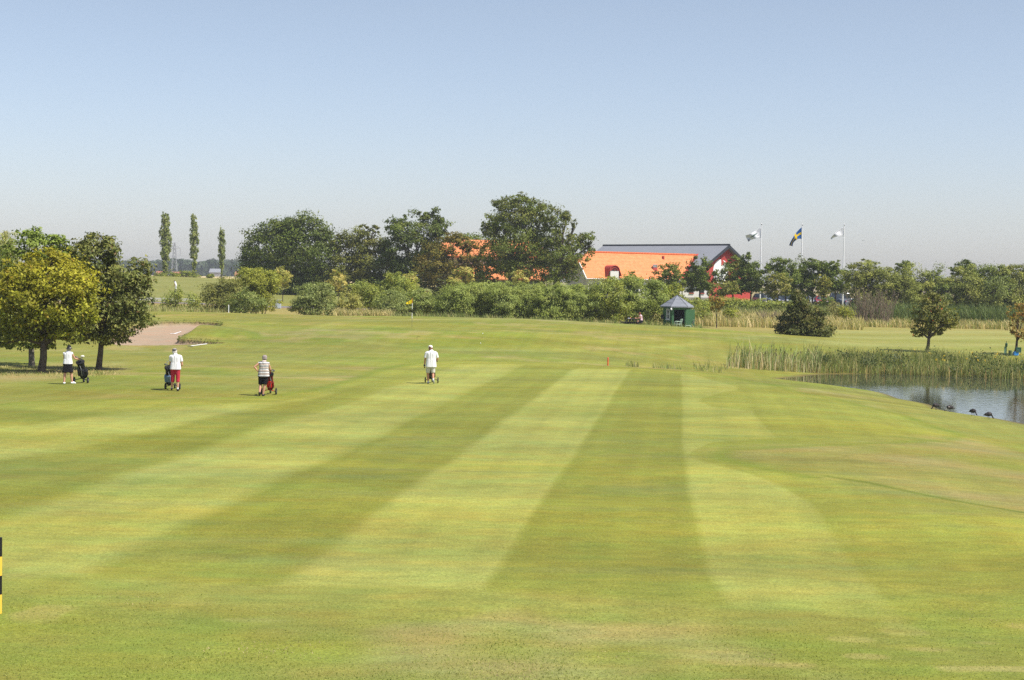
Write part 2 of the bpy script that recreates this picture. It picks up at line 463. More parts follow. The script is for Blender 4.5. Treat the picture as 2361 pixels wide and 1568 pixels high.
fgr = np.clip((24.5 - Y + wob * 2) / 3.0, 0, 1) * (Y > 5)
paint(fgr * .6 * vnoise(X, Y, 1.0, 31), C_deep * 1.6)
paint(fgr * np.clip((vnoise(X * .6, Y, .55, 33) - .70) * 4, 0, .45) * np.clip((vnoise(X * .5, Y, 2.1, 34) - .4) * 3, 0, 1), C_straw)
# trampled dry bank in the lower right and its uncut edge line
bank = flat([(1640, 1040), (2225, 985), (2500, 1040), (2900, 1200), (2361, 1180), (2150, 1130), (1950, 1085), (1760, 1055)])
dB = pd(bank)
paint(soft(dB, 1.5) * (.15 + .65 * np.clip((vnoise(X * .7, Y, 2.0, 41) - .35) * 1.6, 0, 1)), C_straw * .72)
edge = flat([(1900, 1098), (2000, 1112), (2150, 1140), (2290, 1163), (2450, 1190), (2450, 1194), (2290, 1167), (2150, 1144), (2000, 1116), (1900, 1101)])
paint(soft(pd(edge), .2) * .75, C_deep)
# pale crescent of longer turf along the pond and the left edge of the fairway
paint(np.exp(-(dF / .35) ** 2) * (Y > 40) * .6, C_deep * 1.4)
# dry grass under the left trees, mole-brown earth round the trunks
under = flat([(-80, 842), (60, 842), (160, 848), (310, 846), (300, 862), (190, 872), (60, 880), (-80, 882)], 1)
paint(soft(pd(under) + wob, 1.2) * (.25 + .6 * vnoise(X, Y, 1.5, 51)), C_straw * .75)
# rough beyond the green, fringe, wild strip
far = np.clip((Y - 143) / 5, 0, 1) * (Y < 360)
paint(far * .7, np.array((.20, .19, .055)))
paint(np.clip((Y - 150) / 8, 0, 1) * np.clip((208 - Y) / 5, 0, 1) * (.45 + .4 * r1), np.array((.33, .27, .11)) * .8)
# mown stripes right of the pond
rightf = np.clip((X - .17 * Y) / 4, 0, 1) * np.clip((Y - 116) / 6, 0, 1) * np.clip((172 - Y) / 5, 0, 1)
paint(rightf * (.45 + .25 * np.sin(Y * .45 - X * .2) + .4 * vnoise(X * .3, Y, 3, 71)) * .8, np.array((.25, .26, .10)))
paint(rightf * np.clip(.4 - .3 * np.sin(Y * .45 - X * .2), 0, 1) * .6, C_mid)
# left field
lf = np.clip((Y - 214) / 6, 0, 1) * (X < 0.02 * Y) * (Y < 347)
paint(lf * .9, np.array((.165, .175, .055)))
paint(lf * .5 * (.5 + .5 * np.sin(Y * .28 + X * .12)), np.array((.195, .20, .07)))
# the low verge facing the car park, stubble beyond
rv = np.clip((Y - 207) / 3, 0, 1) * (X >= 0.02 * Y) * np.clip((262 - Y) / 5, 0, 1)
paint(rv * .8, np.array((.17, .19, .05)))
paint(np.clip((Y - 262) / 6, 0, 1) * (X >= .02 * Y), np.array((.24, .20, .12)))
paint((Y > 360) * 1.0 * (X < .02 * Y), np.array((.46, .36, .17)))
paint((Y > 1250) * 1.0, np.array((.10, .13, .05)))
# pond margin mud
paint(np.clip((-.93 - Z) / .08, 0, 1) * (Y > 60), np.array((.10, .075, .045)))
# sand
dS = pd(bunker)
paint(soft(dS + .02, .12), C_sand)
paint(soft(dS + .2, 1.2) * np.clip((vnoise(X * .5, Y, 1.6, 61) - .5) * 2, 0, 1) * .35, C_sand * .8)
# worn earth lip at the back and front of the bunker
paint(np.exp(-((dS - .03) / .07) ** 2) * .6, np.array((.09, .05, .03)))
isand = soft(dS + .02, .12)

Z = np.where(np.abs(TT.ravel()) > 3, Z, Z)
nr, nc = shape
idx = np.arange(N).reshape(shape)
faces = np.stack([idx[:-1, :-1].ravel(), idx[:-1, 1:].ravel(), idx[1:, 1:].ravel(), idx[1:, :-1].ravel()], 1)
gmask = (1 - isand)[:, None] * (Y < 400)[:, None]
col = col * (1 - gmask) + col * np.array([[1.13, 1.09, .88]]) * gmask
me = np_mesh('ground', np.stack([X, Y, Z], 1), faces, col)
a = me.attributes.new('sand', 'FLOAT', 'POINT'); a.data.foreach_set('value', isand.astype(np.float32))

gm = bpy.data.materials.new('turf'); gm.use_nodes = True
nt = gm.node_tree; b = nt.nodes['Principled BSDF']
b.inputs['Roughness'].default_value = .85; b.inputs['Specular IOR Level'].default_value = .12
at = nt.nodes.new('ShaderNodeAttribute'); at.attribute_name = 'Col'
asd = nt.nodes.new('ShaderNodeAttribute'); asd.attribute_name = 'sand'
geo = nt.nodes.new('ShaderNodeNewGeometry')
def nz(scale, detail, lo, hi, a, bv, stretch=(1, 1, 1), rough=.6):
    mp = nt.nodes.new('ShaderNodeMapping'); mp.inputs['Scale'].default_value = stretch
    nt.links.new(geo.outputs['Position'], mp.inputs['Vector'])
    n = nt.nodes.new('ShaderNodeTexNoise'); n.inputs['Scale'].default_value = scale; n.inputs['Detail'].default_value = detail
    n.inputs['Roughness'].default_value = rough
    nt.links.new(mp.outputs[0], n.inputs['Vector'])
    r = nt.nodes.new('ShaderNodeMapRange'); r.inputs['From Min'].default_value = lo; r.inputs['From Max'].default_value = hi
    r.inputs['To Min'].default_value = a; r.inputs['To Max'].default_value = bv
    nt.links.new(n.outputs['Fac'], r.inputs['Value'])
    return r.outputs[0], n
def mul(a, b):
    x = nt.nodes.new('ShaderNodeMath'); x.operation = 'MULTIPLY'
    nt.links.new(a, x.inputs[0]); nt.links.new(b, x.inputs[1]); return x.outputs[0]
f1, _ = nz(24, 5, .3, .7, .55, 1.45, rough=.8)
f2, n2 = nz(3.2, 7, .3, .7, .84, 1.16, (.45, 1, 1), rough=.7)
f3, _ = nz(.45, 4, .3, .7, .90, 1.10, (.5, 1, 1))
ff = mul(mul(f1, f2), f3)
# sand keeps a fraction of that grain
mxs = nt.nodes.new('ShaderNodeMix'); mxs.data_type = 'FLOAT'
nt.links.new(asd.outputs['Fac'], mxs.inputs[0]); nt.links.new(ff, mxs.inputs[2])
f4, _ = nz(4, 5, .3, .7, .93, 1.07)
nt.links.new(f4, mxs.inputs[3])
sc = nt.nodes.new('ShaderNodeVectorMath'); sc.operation = 'SCALE'
nt.links.new(at.outputs['Color'], sc.inputs[0]); nt.links.new(mxs.outputs[0], sc.inputs['Scale'])
# yellow-green hue drift
f5, _ = nz(1.1, 5, .35, .65, 0, 1, (.5, 1, 1))
hue = nt.nodes.new('ShaderNodeMix'); hue.data_type = 'RGBA'; hue.blend_type = 'MULTIPLY'
nt.links.new(sc.outputs[0], hue.inputs[6])
rampc = nt.nodes.new('ShaderNodeMix'); rampc.data_type = 'RGBA'
rampc.inputs[6].default_value = (1.07, .98, .95, 1); rampc.inputs[7].default_value = (.92, 1.02, 1.05, 1)
nt.links.new(f5, rampc.inputs[0]); nt.links.new(rampc.outputs[2], hue.inputs[7]); hue.inputs[0].default_value = 1
nt.links.new(hue.outputs[2], b.inputs['Base Color'])
bm_ = nt.nodes.new('ShaderNodeBump'); bm_.inputs['Strength'].default_value = .55; bm_.inputs['Distance'].default_value = .03
nb = nt.nodes.new('ShaderNodeTexNoise'); nb.inputs['Scale'].default_value = 14; nb.inputs['Detail'].default_value = 6; nb.inputs['Roughness'].default_value = .7
nt.links.new(geo.outputs['Position'], nb.inputs['Vector']); nt.links.new(nb.outputs['Fac'], bm_.inputs['Height']); nt.links.new(bm_.outputs[0], b.inputs['Normal'])
ground = link('ground', me, gm, smooth=True); tag(ground, kind='structure')

# ------------------------------------------------------------------ water
wm = bpy.data.materials.new('pond_water'); wm.use_nodes = True
nt = wm.node_tree; b = nt.nodes['Principled BSDF']
b.inputs['Base Color'].default_value = (.045, .052, .035, 1); b.inputs['Roughness'].default_value = .04; b.inputs['IOR'].default_value = 1.45
b.inputs['Specular IOR Level'].default_value = .5
geo = nt.nodes.new('ShaderNodeNewGeometry')
mp = nt.nodes.new('ShaderNodeMapping'); mp.inputs['Scale'].default_value = (1.0, .55, 1); nt.links.new(geo.outputs['Position'], mp.inputs['Vector'])
n1 = nt.nodes.new('ShaderNodeTexNoise'); n1.inputs['Scale'].default_value = 3.2; n1.inputs['Detail'].default_value = 5; nt.links.new(mp.outputs[0], n1.inputs['Vector'])
nL = nt.nodes.new('ShaderNodeTexNoise'); nL.inputs['Scale'].default_value = .10; nL.inputs['Detail'].default_value = 3; nt.links.new(geo.outputs['Position'], nL.inputs['Vector'])
spY = nt.nodes.new('ShaderNodeSeparateXYZ'); nt.links.new(geo.outputs['Position'], spY.inputs[0])
wv = nt.nodes.new('ShaderNodeMath'); wv.operation = 'MULTIPLY_ADD'; wv.inputs[1].default_value = 14; nt.links.new(nL.outputs['Fac'], wv.inputs[0]); nt.links.new(spY.outputs['Y'], wv.inputs[2])
mr = nt.nodes.new('ShaderNodeMapRange'); mr.inputs['From Min'].default_value = 103.5; mr.inputs['From Max'].default_value = 97; mr.inputs['To Min'].default_value = .06; mr.inputs['To Max'].default_value = 1.0
nt.links.new(wv.outputs[0], mr.inputs['Value'])
bu = nt.nodes.new('ShaderNodeBump'); bu.inputs['Distance'].default_value = .007
nt.links.new(mr.outputs[0], bu.inputs['Strength'])
nt.links.new(n1.outputs['Fac'], bu.inputs['Height']); nt.links.new(bu.outputs[0], b.inputs['Normal'])
pond = np_mesh('pond_water', [(14, 58, WATER_Z), (90, 40, WATER_Z), (90, 108, WATER_Z), (14, 108, WATER_Z)], [(0, 1, 2, 3)])
tag(link('pond_water', pond, wm), kind='structure')

# ------------------------------------------------------------------ road beyond the course, with kerb and far verge
def strip(name, y0, y1, x0, x1, dz, material, step=2.5, thick=0):
    xs = np.arange(x0, x1, step)
    v = []; f = []
    for i, x in enumerate(xs):
        za = max(gz(x, y0), gz(x, (y0 + y1) / 2), gz(x, y1))
        v += [(x, y0, za + dz), (x, y1, za + dz)]
        if i: f.append((2 * i - 2, 2 * i, 2 * i + 1, 2 * i - 1))
    if thick:
        k = len(v); v += [(a, b_, c - thick) for a, b_, c in v]
        for i in range(len(xs) - 1):
            f.append((2 * i, 2 * i + 2, k + 2 * i + 2, k + 2 * i)); f.append((2 * i + 1, k + 2 * i + 1, k + 2 * i + 3, 2 * i + 3))
    o = MB().add(v, f).build(name, material)
    tag(o, kind='structure'); return o
asphalt = mat('asphalt', (.17, .165, .17), .9, .2, noise=.15, nscale=2)
strip('road', 199.5, 206.5, -160, 140, .03, asphalt)
strip('road_marking', 199.9, 200.05, -160, 140, .036, mat('road_paint', (.75, .75, .74), .7))
strip('road_kerb', 199.1, 199.4, -70, -15, .10, mat('kerb_stone', (.42, .30, .25), .8, noise=.15, nscale=3), thick=.25)
strip('car_park', 232, 246, 28, 110, .03, asphalt)
# ------------------------------------------------------------------ foliage
def unit(v): return v / np.maximum(np.linalg.norm(v, axis=1, keepdims=True), 1e-9)

def grow(L, kx=1.0, ky=1.0, dy=0): return [(a, b + dy, c * kx, d * ky, *e) for a, b, c, d, *e in L]
def leaf_cloud(name, pos, nrm, half, cols, asp, m, parent, rs, up_bias=0.0):
    n = len(pos)
    t = unit(np.cross(nrm, unit(rs.normal(size=(n, 3)))))
    if up_bias:
        upv = np.tile([0.0, 0, 1], (n, 1)) + rs.normal(size=(n, 3)) * (1 - up_bias) + np.array([[.35, 0, 0]]) * up_bias
        t = unit(upv - nrm * np.sum(upv * nrm, axis=1, keepdims=True))
    b = np.cross(nrm, t)
    h = half[:, None]
    fold = nrm * h * .22
    v = np.stack([pos - t * h, pos + b * h * asp - fold, pos + t * h, pos - b * h * asp - fold], 1).reshape(-1, 3)
    f = np.arange(n * 4).reshape(n, 4)
    me = np_mesh(name, v, f, np.repeat(np.clip(cols, 0.002, 1), 4, axis=0))
    return link(name, me, m, parent)

def crown_points(lobes, Y, n, rs, depth=1.0, kclump=16, jitter=.30, hollow=.5):
    "lobes: (px, py, rx, ry[, dY]) in photo pixels at distance Y -> points, outward normals, clump id"
    C = []; R = []
    for L in lobes:
        dy = (L[4] if len(L) > 4 else rs.uniform(-.45, .45) * L[2] * Y / F * depth)
        C.append(P(L[0], L[1], Y + dy)); k = Y / F
        R.append((L[2] * k, (L[2] + L[3]) * .5 * k * depth, L[3] * k))
    C = np.array([tuple(c) for c in C]); R = np.array(R)
    w = R[:, 0] * R[:, 2]; w = w / w.sum()
    pos = []; out = []; cid = []; c0 = 0
    for i in range(len(C)):
        m = int(n * w[i]) + 3
        kc = max(7, int(kclump * 1.5 * (w[i] * len(C)) ** .6))
        d = unit(rs.normal(size=(kc, 3)))
        rad = (hollow + (1 - hollow) * rs.rand(kc) ** .5) * rs.choice([.85, .95, 1.12], kc)
        cc = d * rad[:, None]
        cr = rs.uniform(.18, .48, kc)
        a = rs.randint(0, kc, m)
        q = rs.normal(size=(m, 3)); q = unit(q) * (rs.rand(m) ** .45)[:, None]
        q[:, 2] = q[:, 2] * .75
        p = (cc[a] + q * cr[a][:, None]) * 1.16
        st = rs.rand(m) < .05                                   # stray shoots
        p[st] = p[st] * (1 + .22 * rs.rand(st.sum()))[:, None]
        pos.append(C[i] + p * R[i]); out.append(unit(.6 * q + .8 * cc[a] + 1e-3)); cid.append(a + c0); c0 += kc
    return np.concatenate(pos), np.concatenate(out), np.concatenate(cid), c0, C, R

def tint(pal, n, cid, nc, rs, zc=None, top=None, var=.22, cvar=.16):
    pal = np.array(pal)
    u = rs.rand(n); k = (u * len(pal)).astype(int) % len(pal)
    base = pal[k]
    g = (rs.rand(nc) * len(pal)).astype(int) % len(pal)
    mixc = rs.rand(n)[:, None] * .7
    c = base * mixc + pal[g[cid]] * (1 - mixc)
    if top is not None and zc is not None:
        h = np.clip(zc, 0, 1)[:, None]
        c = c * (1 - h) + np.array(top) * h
    c = c * (1 + cvar * (rs.rand(nc)[cid] - .5) * 2)[:, None] * (1 + var * (rs.rand(n) - .5) * 2)[:, None]
    return c

def limbs(mb, base, C, rs, r0, twist=.25, fork=None, R=None):
    "a tapering trunk and limbs up to the lobes"
    C = [Vector(c) for c in C]
    cen = sum(C, Vector()) / len(C)
    fk = Vector(base).lerp(cen, .42) if fork is None else Vector((base[0] * .5 + cen.x * .5, cen.y, fork))
    fk = Vector((base[0] + (cen.x - base[0]) * .25, base[1], fk.z))
    mid = Vector(base).lerp(fk, .5) + Vector((rs.uniform(-.04, .04), 0, 0))
    mb.tube([Vector(base) - Vector((0, 0, .2)), Vector(base) + Vector((0, 0, .12 * (fk.z - base[2]))), mid, fk], [r0 * 1.35, r0 * 1.05, r0 * .9, r0 * .78], 9)
    for ci, c in enumerate(C):
        rl = min(R[ci]) * .8
        m1 = fk.lerp(c, .45) + Vector((rs.uniform(-.1, .1), rs.uniform(-.1, .1), .10 * (c - fk).length))
        mb.tube([fk - Vector((0, 0, .05)), m1, c], [r0 * .52, r0 * .3, r0 * .1], 6, cap=False)
        for _ in range(3):
            e = c + Vector((rs.uniform(-1, 1), rs.uniform(-1, 1), rs.uniform(-.6, .9))) * rl
            mb.tube([m1.lerp(c, rs.uniform(.2, .9)), e], [r0 * .16, r0 * .04], 4, cap=False)

BARK = mat('bark', (.085, .07, .055), .9, .1, noise=.35, nscale=6, bump=.6, bscale=14)
BARKP = mat('bark_pale', (.17, .15, .12), .9, .1, noise=.3, nscale=6, bump=.5, bscale=14)
LEAF = leaf_mat('leaf'); LEAFD = leaf_mat('leaf_dense', trans=.18)
_seed = [100]; LGAIN = 2.1
def tree(name, label, cat, lobes, Y, trunk, pal, half=1.25, dens=1.0, r0=None, group=None, top=None, toprange=None, depth=1.0, kclump=16,
         asp=.55, up_bias=0.0, m=None, bark=None, hollow=.5, fork=None, flecks=None, var=.22, cvar=.16, xoff=0):
    "trunk: photo column of the foot; None = a bush whose stems hide in the leaves"
    _seed[0] += 1; rs = RS(_seed[0])
    pal = [(c[0] * LGAIN * 1.18, c[1] * LGAIN, c[2] * LGAIN * .6) for c in pal]
    if top is not None: top = tuple(v * LGAIN for v in top)
    dens *= 1.25
    k = Y / F
    tx = trunk if trunk is not None else sum(L[0] * L[2] for L in lobes) / sum(L[2] for L in lobes)
    base = on_ground(tx, Y)
    area = sum(math.pi * L[2] * L[3] for L in lobes) * .188          # in pixels of the 1024-wide picture
    n = int(min(area * 2.6 * dens / half ** 2 * 1.3, 60000))
    pos, out, cid, nc, C, R = crown_points(lobes, Y, n, rs, depth, kclump, hollow=hollow)
    n = len(pos)
    gzv = ground_z(pos[:, 0], pos[:, 1])
    keep = pos[:, 2] > gzv + .02
    pos, out, cid = pos[keep], out[keep], cid[keep]; n = len(pos)
    nrm = unit(out * .75 + np.array([[0, 0, .45]]) + rs.normal(size=(n, 3)) * .55)
    hs = half * Y / 1648.0 * rs.uniform(.65, 1.35, n)
    zc = None
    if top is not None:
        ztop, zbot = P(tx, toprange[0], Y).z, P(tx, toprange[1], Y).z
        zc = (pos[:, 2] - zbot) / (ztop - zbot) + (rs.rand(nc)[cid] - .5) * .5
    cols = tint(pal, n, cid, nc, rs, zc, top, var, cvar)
    if flecks:
        s = rs.rand(n) < flecks[1]; cols[s] = np.array(flecks[0]) * rs.uniform(.8, 1.2, s.sum())[:, None]
    root = empty(name, base, 0, label, cat, group)
    loc = np.array([tuple(base)])
    leaf_cloud('crown', pos - loc, nrm, hs, cols, asp, m or LEAF, root, rs, up_bias)
    mb = MB()
    Cl = [c - loc[0] for c in C]
    rr = r0 or .10
    if trunk is not None:
        limbs(mb, (0, 0, 0), Cl, rs, rr, fork=fork, R=R)
        mb.build('trunk', bark or BARK, root, smooth=True)
    else:
        for c in Cl:
            for _ in range(3):
                e = Vector(c) + Vector((rs.uniform(-.4, .4), rs.uniform(-.3, .3), rs.uniform(-.2, .3)))
                s0 = Vector((c[0] * .55 + rs.uniform(-.2, .2), c[1] * .5, gz(base.x + c[0] * .55, base.y + c[1] * .5) - base.z - .05))
                mb.tube([s0, s0.lerp(e, .5) + Vector((rs.uniform(-.1, .1), 0, .1)), e], [rr * .5, rr * .35, rr * .12], 5, cap=False)
        mb.build('stem', bark or BARK, root)
    return root

def blades(name, base, h, wd, lean, cols, m, parent=None, bend=0.0, face=None, rs=None):
    "base (N,3); one bent blade each (two segments)"
    n = len(base); rs = rs or RS(5)
    a = rs.uniform(0, math.pi, n) if face is None else face
    s = np.stack([np.cos(a), np.sin(a), np.zeros(n)], 1) * wd[:, None]
    L = np.concatenate([lean, np.zeros((n, 1))], 1)
    mid = base + np.array([[0, 0, 1]]) * (h * .55)[:, None] + L * (h * .35)[:, None]
    tip = base + np.array([[0, 0, 1]]) * h[:, None] + L * (h * (1 + bend))[:, None]
    v = np.stack([base - s, base + s, mid + s * .8, mid - s * .8, tip + s * .12, tip - s * .12], 1).reshape(-1, 3)
    i = np.arange(n)[:, None] * 6
    f = np.concatenate([i + [[0, 1, 2, 3]], i + [[3, 2, 4, 5]]], 0)
    me = np_mesh(name, v, f, np.repeat(np.clip(cols, .003, 1), 6, axis=0))
    return link(name, me, m, parent)

def pick(pal, n, rs, var=.2):
    pal = np.array(pal); c = pal[rs.randint(0, len(pal), n)]
    return c * (1 + var * (rs.rand(n, 1) * 2 - 1))

# palettes (real leaf albedos)
G_DARK = [(.040, .065, .016), (.050, .078, .018), (.034, .055, .016), (.060, .080, .022)]
G_OLIVE = [(.060, .078, .020), (.075, .085, .024), (.050, .066, .020)]
G_BROWN = [(.080, .078, .022), (.065, .070, .022), (.095, .082, .024)]
G_MID = [(.060, .092, .022), (.075, .105, .026), (.050, .080, .022)]
G_SAGE = [(.115, .155, .080), (.130, .165, .090), (.095, .135, .070), (.085, .12, .055)]
G_WILLOW = [(.115, .160, .055), (.140, .180, .070), (.100, .145, .052), (.120, .165, .080)]
G_YEL = [(.145, .170, .036), (.120, .150, .036), (.100, .130, .032)]
G_CREAM = [(.20, .20, .09), (.26, .25, .13), (.10, .13, .035), (.14, .16, .05)]
G_MAPLE = [(.055, .075, .028), (.070, .088, .034), (.045, .064, .026), (.085, .098, .042)]

# ---- three roadside-size trees at the left
tree('silver_willow', 'tall silvery grey green willow behind the yellow tree at the edge', 'tree',
     [(-2, 590, 34, 48), (12, 560, 22, 26), (4, 650, 42, 50), (-20, 620, 40, 60), (24, 610, 20, 32), (20, 690, 25, 28)], 104, -6,
     [(.17, .20, .12), (.20, .22, .14), (.13, .165, .09)], half=1.2, asp=.35, r0=.16, dens=1.1)
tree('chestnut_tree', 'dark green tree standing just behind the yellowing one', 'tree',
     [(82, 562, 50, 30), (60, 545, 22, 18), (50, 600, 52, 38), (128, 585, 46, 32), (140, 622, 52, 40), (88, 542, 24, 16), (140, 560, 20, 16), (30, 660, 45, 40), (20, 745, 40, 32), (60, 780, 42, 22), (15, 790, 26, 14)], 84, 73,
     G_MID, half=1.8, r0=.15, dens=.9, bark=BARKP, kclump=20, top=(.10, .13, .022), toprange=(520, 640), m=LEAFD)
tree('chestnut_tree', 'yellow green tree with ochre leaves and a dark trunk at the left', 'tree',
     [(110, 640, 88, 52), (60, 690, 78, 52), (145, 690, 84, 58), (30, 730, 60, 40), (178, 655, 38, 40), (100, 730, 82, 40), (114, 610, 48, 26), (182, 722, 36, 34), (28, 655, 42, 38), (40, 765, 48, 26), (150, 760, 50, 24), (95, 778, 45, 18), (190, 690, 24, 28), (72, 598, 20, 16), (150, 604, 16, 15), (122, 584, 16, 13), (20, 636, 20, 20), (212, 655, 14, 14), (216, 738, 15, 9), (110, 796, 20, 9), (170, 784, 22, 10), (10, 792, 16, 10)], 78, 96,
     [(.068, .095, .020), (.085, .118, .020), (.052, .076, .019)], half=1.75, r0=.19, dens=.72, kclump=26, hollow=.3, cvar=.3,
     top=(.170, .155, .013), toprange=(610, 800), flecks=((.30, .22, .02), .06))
tree('maple_tree', 'dark green maple with a straight trunk beside the sand bunker', 'tree',
     [(228, 600, 52, 42), (282, 640, 56, 48), (215, 660, 60, 58), (300, 690, 50, 50), (240, 720, 68, 52), (205, 745, 44, 40), (300, 735, 42, 36), (212, 562, 34, 24), (322, 630, 28, 30), (262, 770, 48, 22), (186, 592, 26, 28), (283, 782, 12, 18), (240, 570, 26, 28), (262, 590, 26, 26), (340, 668, 14, 16), (180, 560, 14, 8)], 81, 228,
     G_MAPLE, half=1.7, r0=.15, dens=.8, kclump=24, hollow=.35, cvar=.28, flecks=((.14, .085, .03), .03), m=LEAFD)

# ---- far poplars
for x, top_, lb in ((381, [(381, 503, 9, 14), (380, 528, 11, 20), (383, 556, 13, 22), (381, 582, 11, 18), (381, 606, 7, 14), (380, 626, 6, 12)], 'tallest slim poplar beside the lattice pylon'),
                    (447, [(446, 508, 6, 15), (447, 532, 9, 20), (448, 558, 10, 22), (447, 582, 9, 16), (448, 606, 6, 12), (446, 626, 4, 10)], 'middle slim poplar on the crest of the far field'),
                    (511, [(511, 540, 7, 13), (511, 562, 8, 18), (511, 585, 8, 15), (511, 605, 5, 14), (511, 628, 3, 8)], 'shortest slim poplar nearest the wheat field')):
    tree('poplar_tree', lb, 'tree', grow(top_, .82, 1), 335, x, [(.085, .12, .05), (.12, .15, .075), (.07, .10, .04)], half=.95, dens=2.4, r0=.16, depth=.9, kclump=26,
         up_bias=.5, asp=.5, group='slim poplars on the far crest', bark=BARKP)

# ---- big trees before the clubhouse
T1 = 'big trees before the clubhouse'
tree('lime_tree', 'broad dome shaped dark green tree left of the grove', 'tree',
     [(640, 572, 66, 48), (700, 556, 66, 54), (600, 605, 42, 36), (692, 528, 56, 28), (655, 622, 86, 32), (742, 600, 42, 46), (578, 585, 18, 22), (628, 545, 46, 30), (585, 628, 28, 16), (728, 636, 46, 22), (752, 560, 18, 24), (660, 515, 30, 12), (565, 612, 10, 14), (640, 658, 70, 24), (720, 660, 50, 22)], 245, 665,
     G_DARK, half=1.15, dens=1.0, r0=.4, group=T1, m=LEAFD, kclump=36)
tree('lime_tree', 'dark rounded tree between the dome shaped and the tall tree', 'tree',
     [(810, 575, 42, 34), (846, 556, 38, 30), (800, 620, 50, 36), (868, 605, 46, 50), (780, 556, 18, 14), (842, 632, 50, 26), (838, 530, 14, 12), (775, 640, 30, 18), (862, 530, 12, 10), (800, 660, 50, 24), (860, 664, 46, 26)], 243, 830,
     G_OLIVE, half=1.15, dens=1.0, r0=.35, group=T1, m=LEAFD)
tree('lime_tree', 'tall dark green tree with an uneven top in mid grove', 'tree',
     [(922, 540, 36, 30), (980, 528, 42, 36), (1002, 505, 22, 22), (950, 575, 58, 40), (1002, 568, 26, 40), (918, 605, 48, 40), (962, 625, 58, 34), (922, 506, 15, 14), (975, 500, 16, 12), (902, 520, 14, 14), (990, 610, 30, 30), (1018, 520, 10, 20), (930, 660, 50, 26), (985, 664, 46, 26)], 240, 950,
     G_DARK, half=1.15, dens=1.0, r0=.4, group=T1, m=LEAFD)
tree('oak_tree', 'brownish green tree partly hiding the white and orange house', 'tree',
     [(1038, 562, 38, 24), (1000, 606, 36, 36), (1058, 606, 52, 30), (1030, 645, 60, 24), (1096, 588, 24, 26), (1102, 642, 30, 20), (1046, 546, 20, 12), (1075, 560, 18, 14), (1128, 640, 18, 14), (1030, 672, 50, 16)], 234, 1040,
     G_BROWN, half=1.15, dens=.9, r0=.3, group=T1, kclump=14)
tree('ash_tree', 'tall loose tree with sky showing through its crown', 'tree',
     [(1190, 500, 52, 38), (1148, 540, 34, 34), (1226, 520, 46, 46), (1180, 570, 56, 42), (1240, 575, 46, 42), (1150, 602, 36, 30), (1200, 620, 56, 28), (1136, 515, 20, 22), (1228, 478, 34, 22), (1172, 466, 30, 16), (1205, 458, 22, 12), (1148, 475, 14, 12), (1122, 520, 12, 16), (1255, 500, 20, 24), (1118, 632, 24, 16)], 228, 1176,
     G_OLIVE + G_MID, half=1.05, dens=.85, r0=.42, group=T1, hollow=.25, kclump=26)
tree('ash_tree', 'ragged tree with a thick dark trunk and thin drooping right side', 'tree',
     [(1282, 508, 28, 26), (1300, 550, 30, 34), (1346, 548, 26, 16), (1362, 566, 12, 20), (1288, 600, 46, 36), (1268, 632, 34, 26), (1332, 592, 22, 26), (1312, 630, 30, 18), (1306, 500, 14, 12), (1270, 560, 26, 26), (1325, 520, 8, 12), (1340, 565, 18, 12)], 226, 1276,
     G_MID + G_OLIVE, half=1.05, dens=.72, r0=.62, group=T1, hollow=.25, kclump=24)
tree('round_tree', 'green treetop rising behind the brownish tree and orange roof', 'tree',
     [(1085, 556, 26, 16), (1060, 548, 12, 9), (1110, 552, 20, 10)], 262, 1085, G_MID, half=1.1, dens=.8, r0=.25, group=T1)

# ---- pale blossoming young trees
PT = 'pale young trees in front of the grove'
for x, lb, lobes in ((652, 'pale cream leaved young tree by the grey cabinet', [(652, 640, 20, 20), (645, 628, 12, 12), (662, 650, 14, 10)]),
                     (780, 'pale cream leaved young tree in front of the dark rounded tree', [(778, 650, 17, 20), (774, 632, 9, 9), (790, 658, 12, 12)]),
                     (938, 'pale cream leaved young tree behind the sage bushes left of mid grove', [(938, 650, 20, 16), (948, 645, 14, 14)]),
                     (1068, 'pale cream leaved young tree below the brownish tree', [(1066, 640, 24, 18), (1050, 652, 18, 14), (1080, 630, 12, 10), (1062, 622, 9, 9)]),
                     (1198, 'pale cream leaved young tree under the tall loose tree', [(1198, 645, 17, 14), (1197, 630, 10, 10)])):
    tree('young_tree', lb, 'tree', lobes, 214, x, G_CREAM, half=1.0, dens=1.2, r0=.06, group=PT, var=.35, cvar=.1, kclump=12)

# ---- lime trees lining the car park
LT = 'lime trees lining the car park'
def lime(x, lb, lobes, pal=None, Y=225, dens=1.05): tree('lime_tree', lb, 'tree', grow(lobes, 1.12, 1.2, 3), Y, x, pal or G_MID, half=1.05, dens=dens, r0=.13, group=LT, kclump=14)
lime(1540, 'green lime tree against the orange roof beside the hedge', [(1542, 632, 26, 20), (1528, 650, 22, 16), (1555, 655, 20, 18), (1545, 618, 14, 10)], G_MID + G_OLIVE, Y=222)
lime(1456, 'small lime treetop poking above the hedge under the orange roof', [(1456, 640, 12, 12), (1466, 650, 14, 8)], Y=222)
lime(1613, 'dark lime tree covering the left corner of the red gable', [(1612, 620, 24, 22), (1598, 640, 24, 18), (1632, 642, 20, 22), (1610, 604, 15, 10), (1615, 655, 30, 12)], G_DARK + G_MID)
lime(1690, 'broad lime tree covering the middle of the red gable', [(1694, 613, 19, 16), (1682, 640, 20, 22), (1704, 640, 22, 26), (1690, 600, 14, 9), (1668, 662, 12, 10)], G_MID + G_OLIVE, Y=228)
lime(1668, 'small greyish lime tree low against the red wall', [(1672, 660, 16, 13), (1685, 662, 16, 14), (1655, 670, 12, 12), (1640, 678, 8, 10)], [(.12, .13, .055), (.10, .12, .045), (.08, .10, .035)], Y=219)
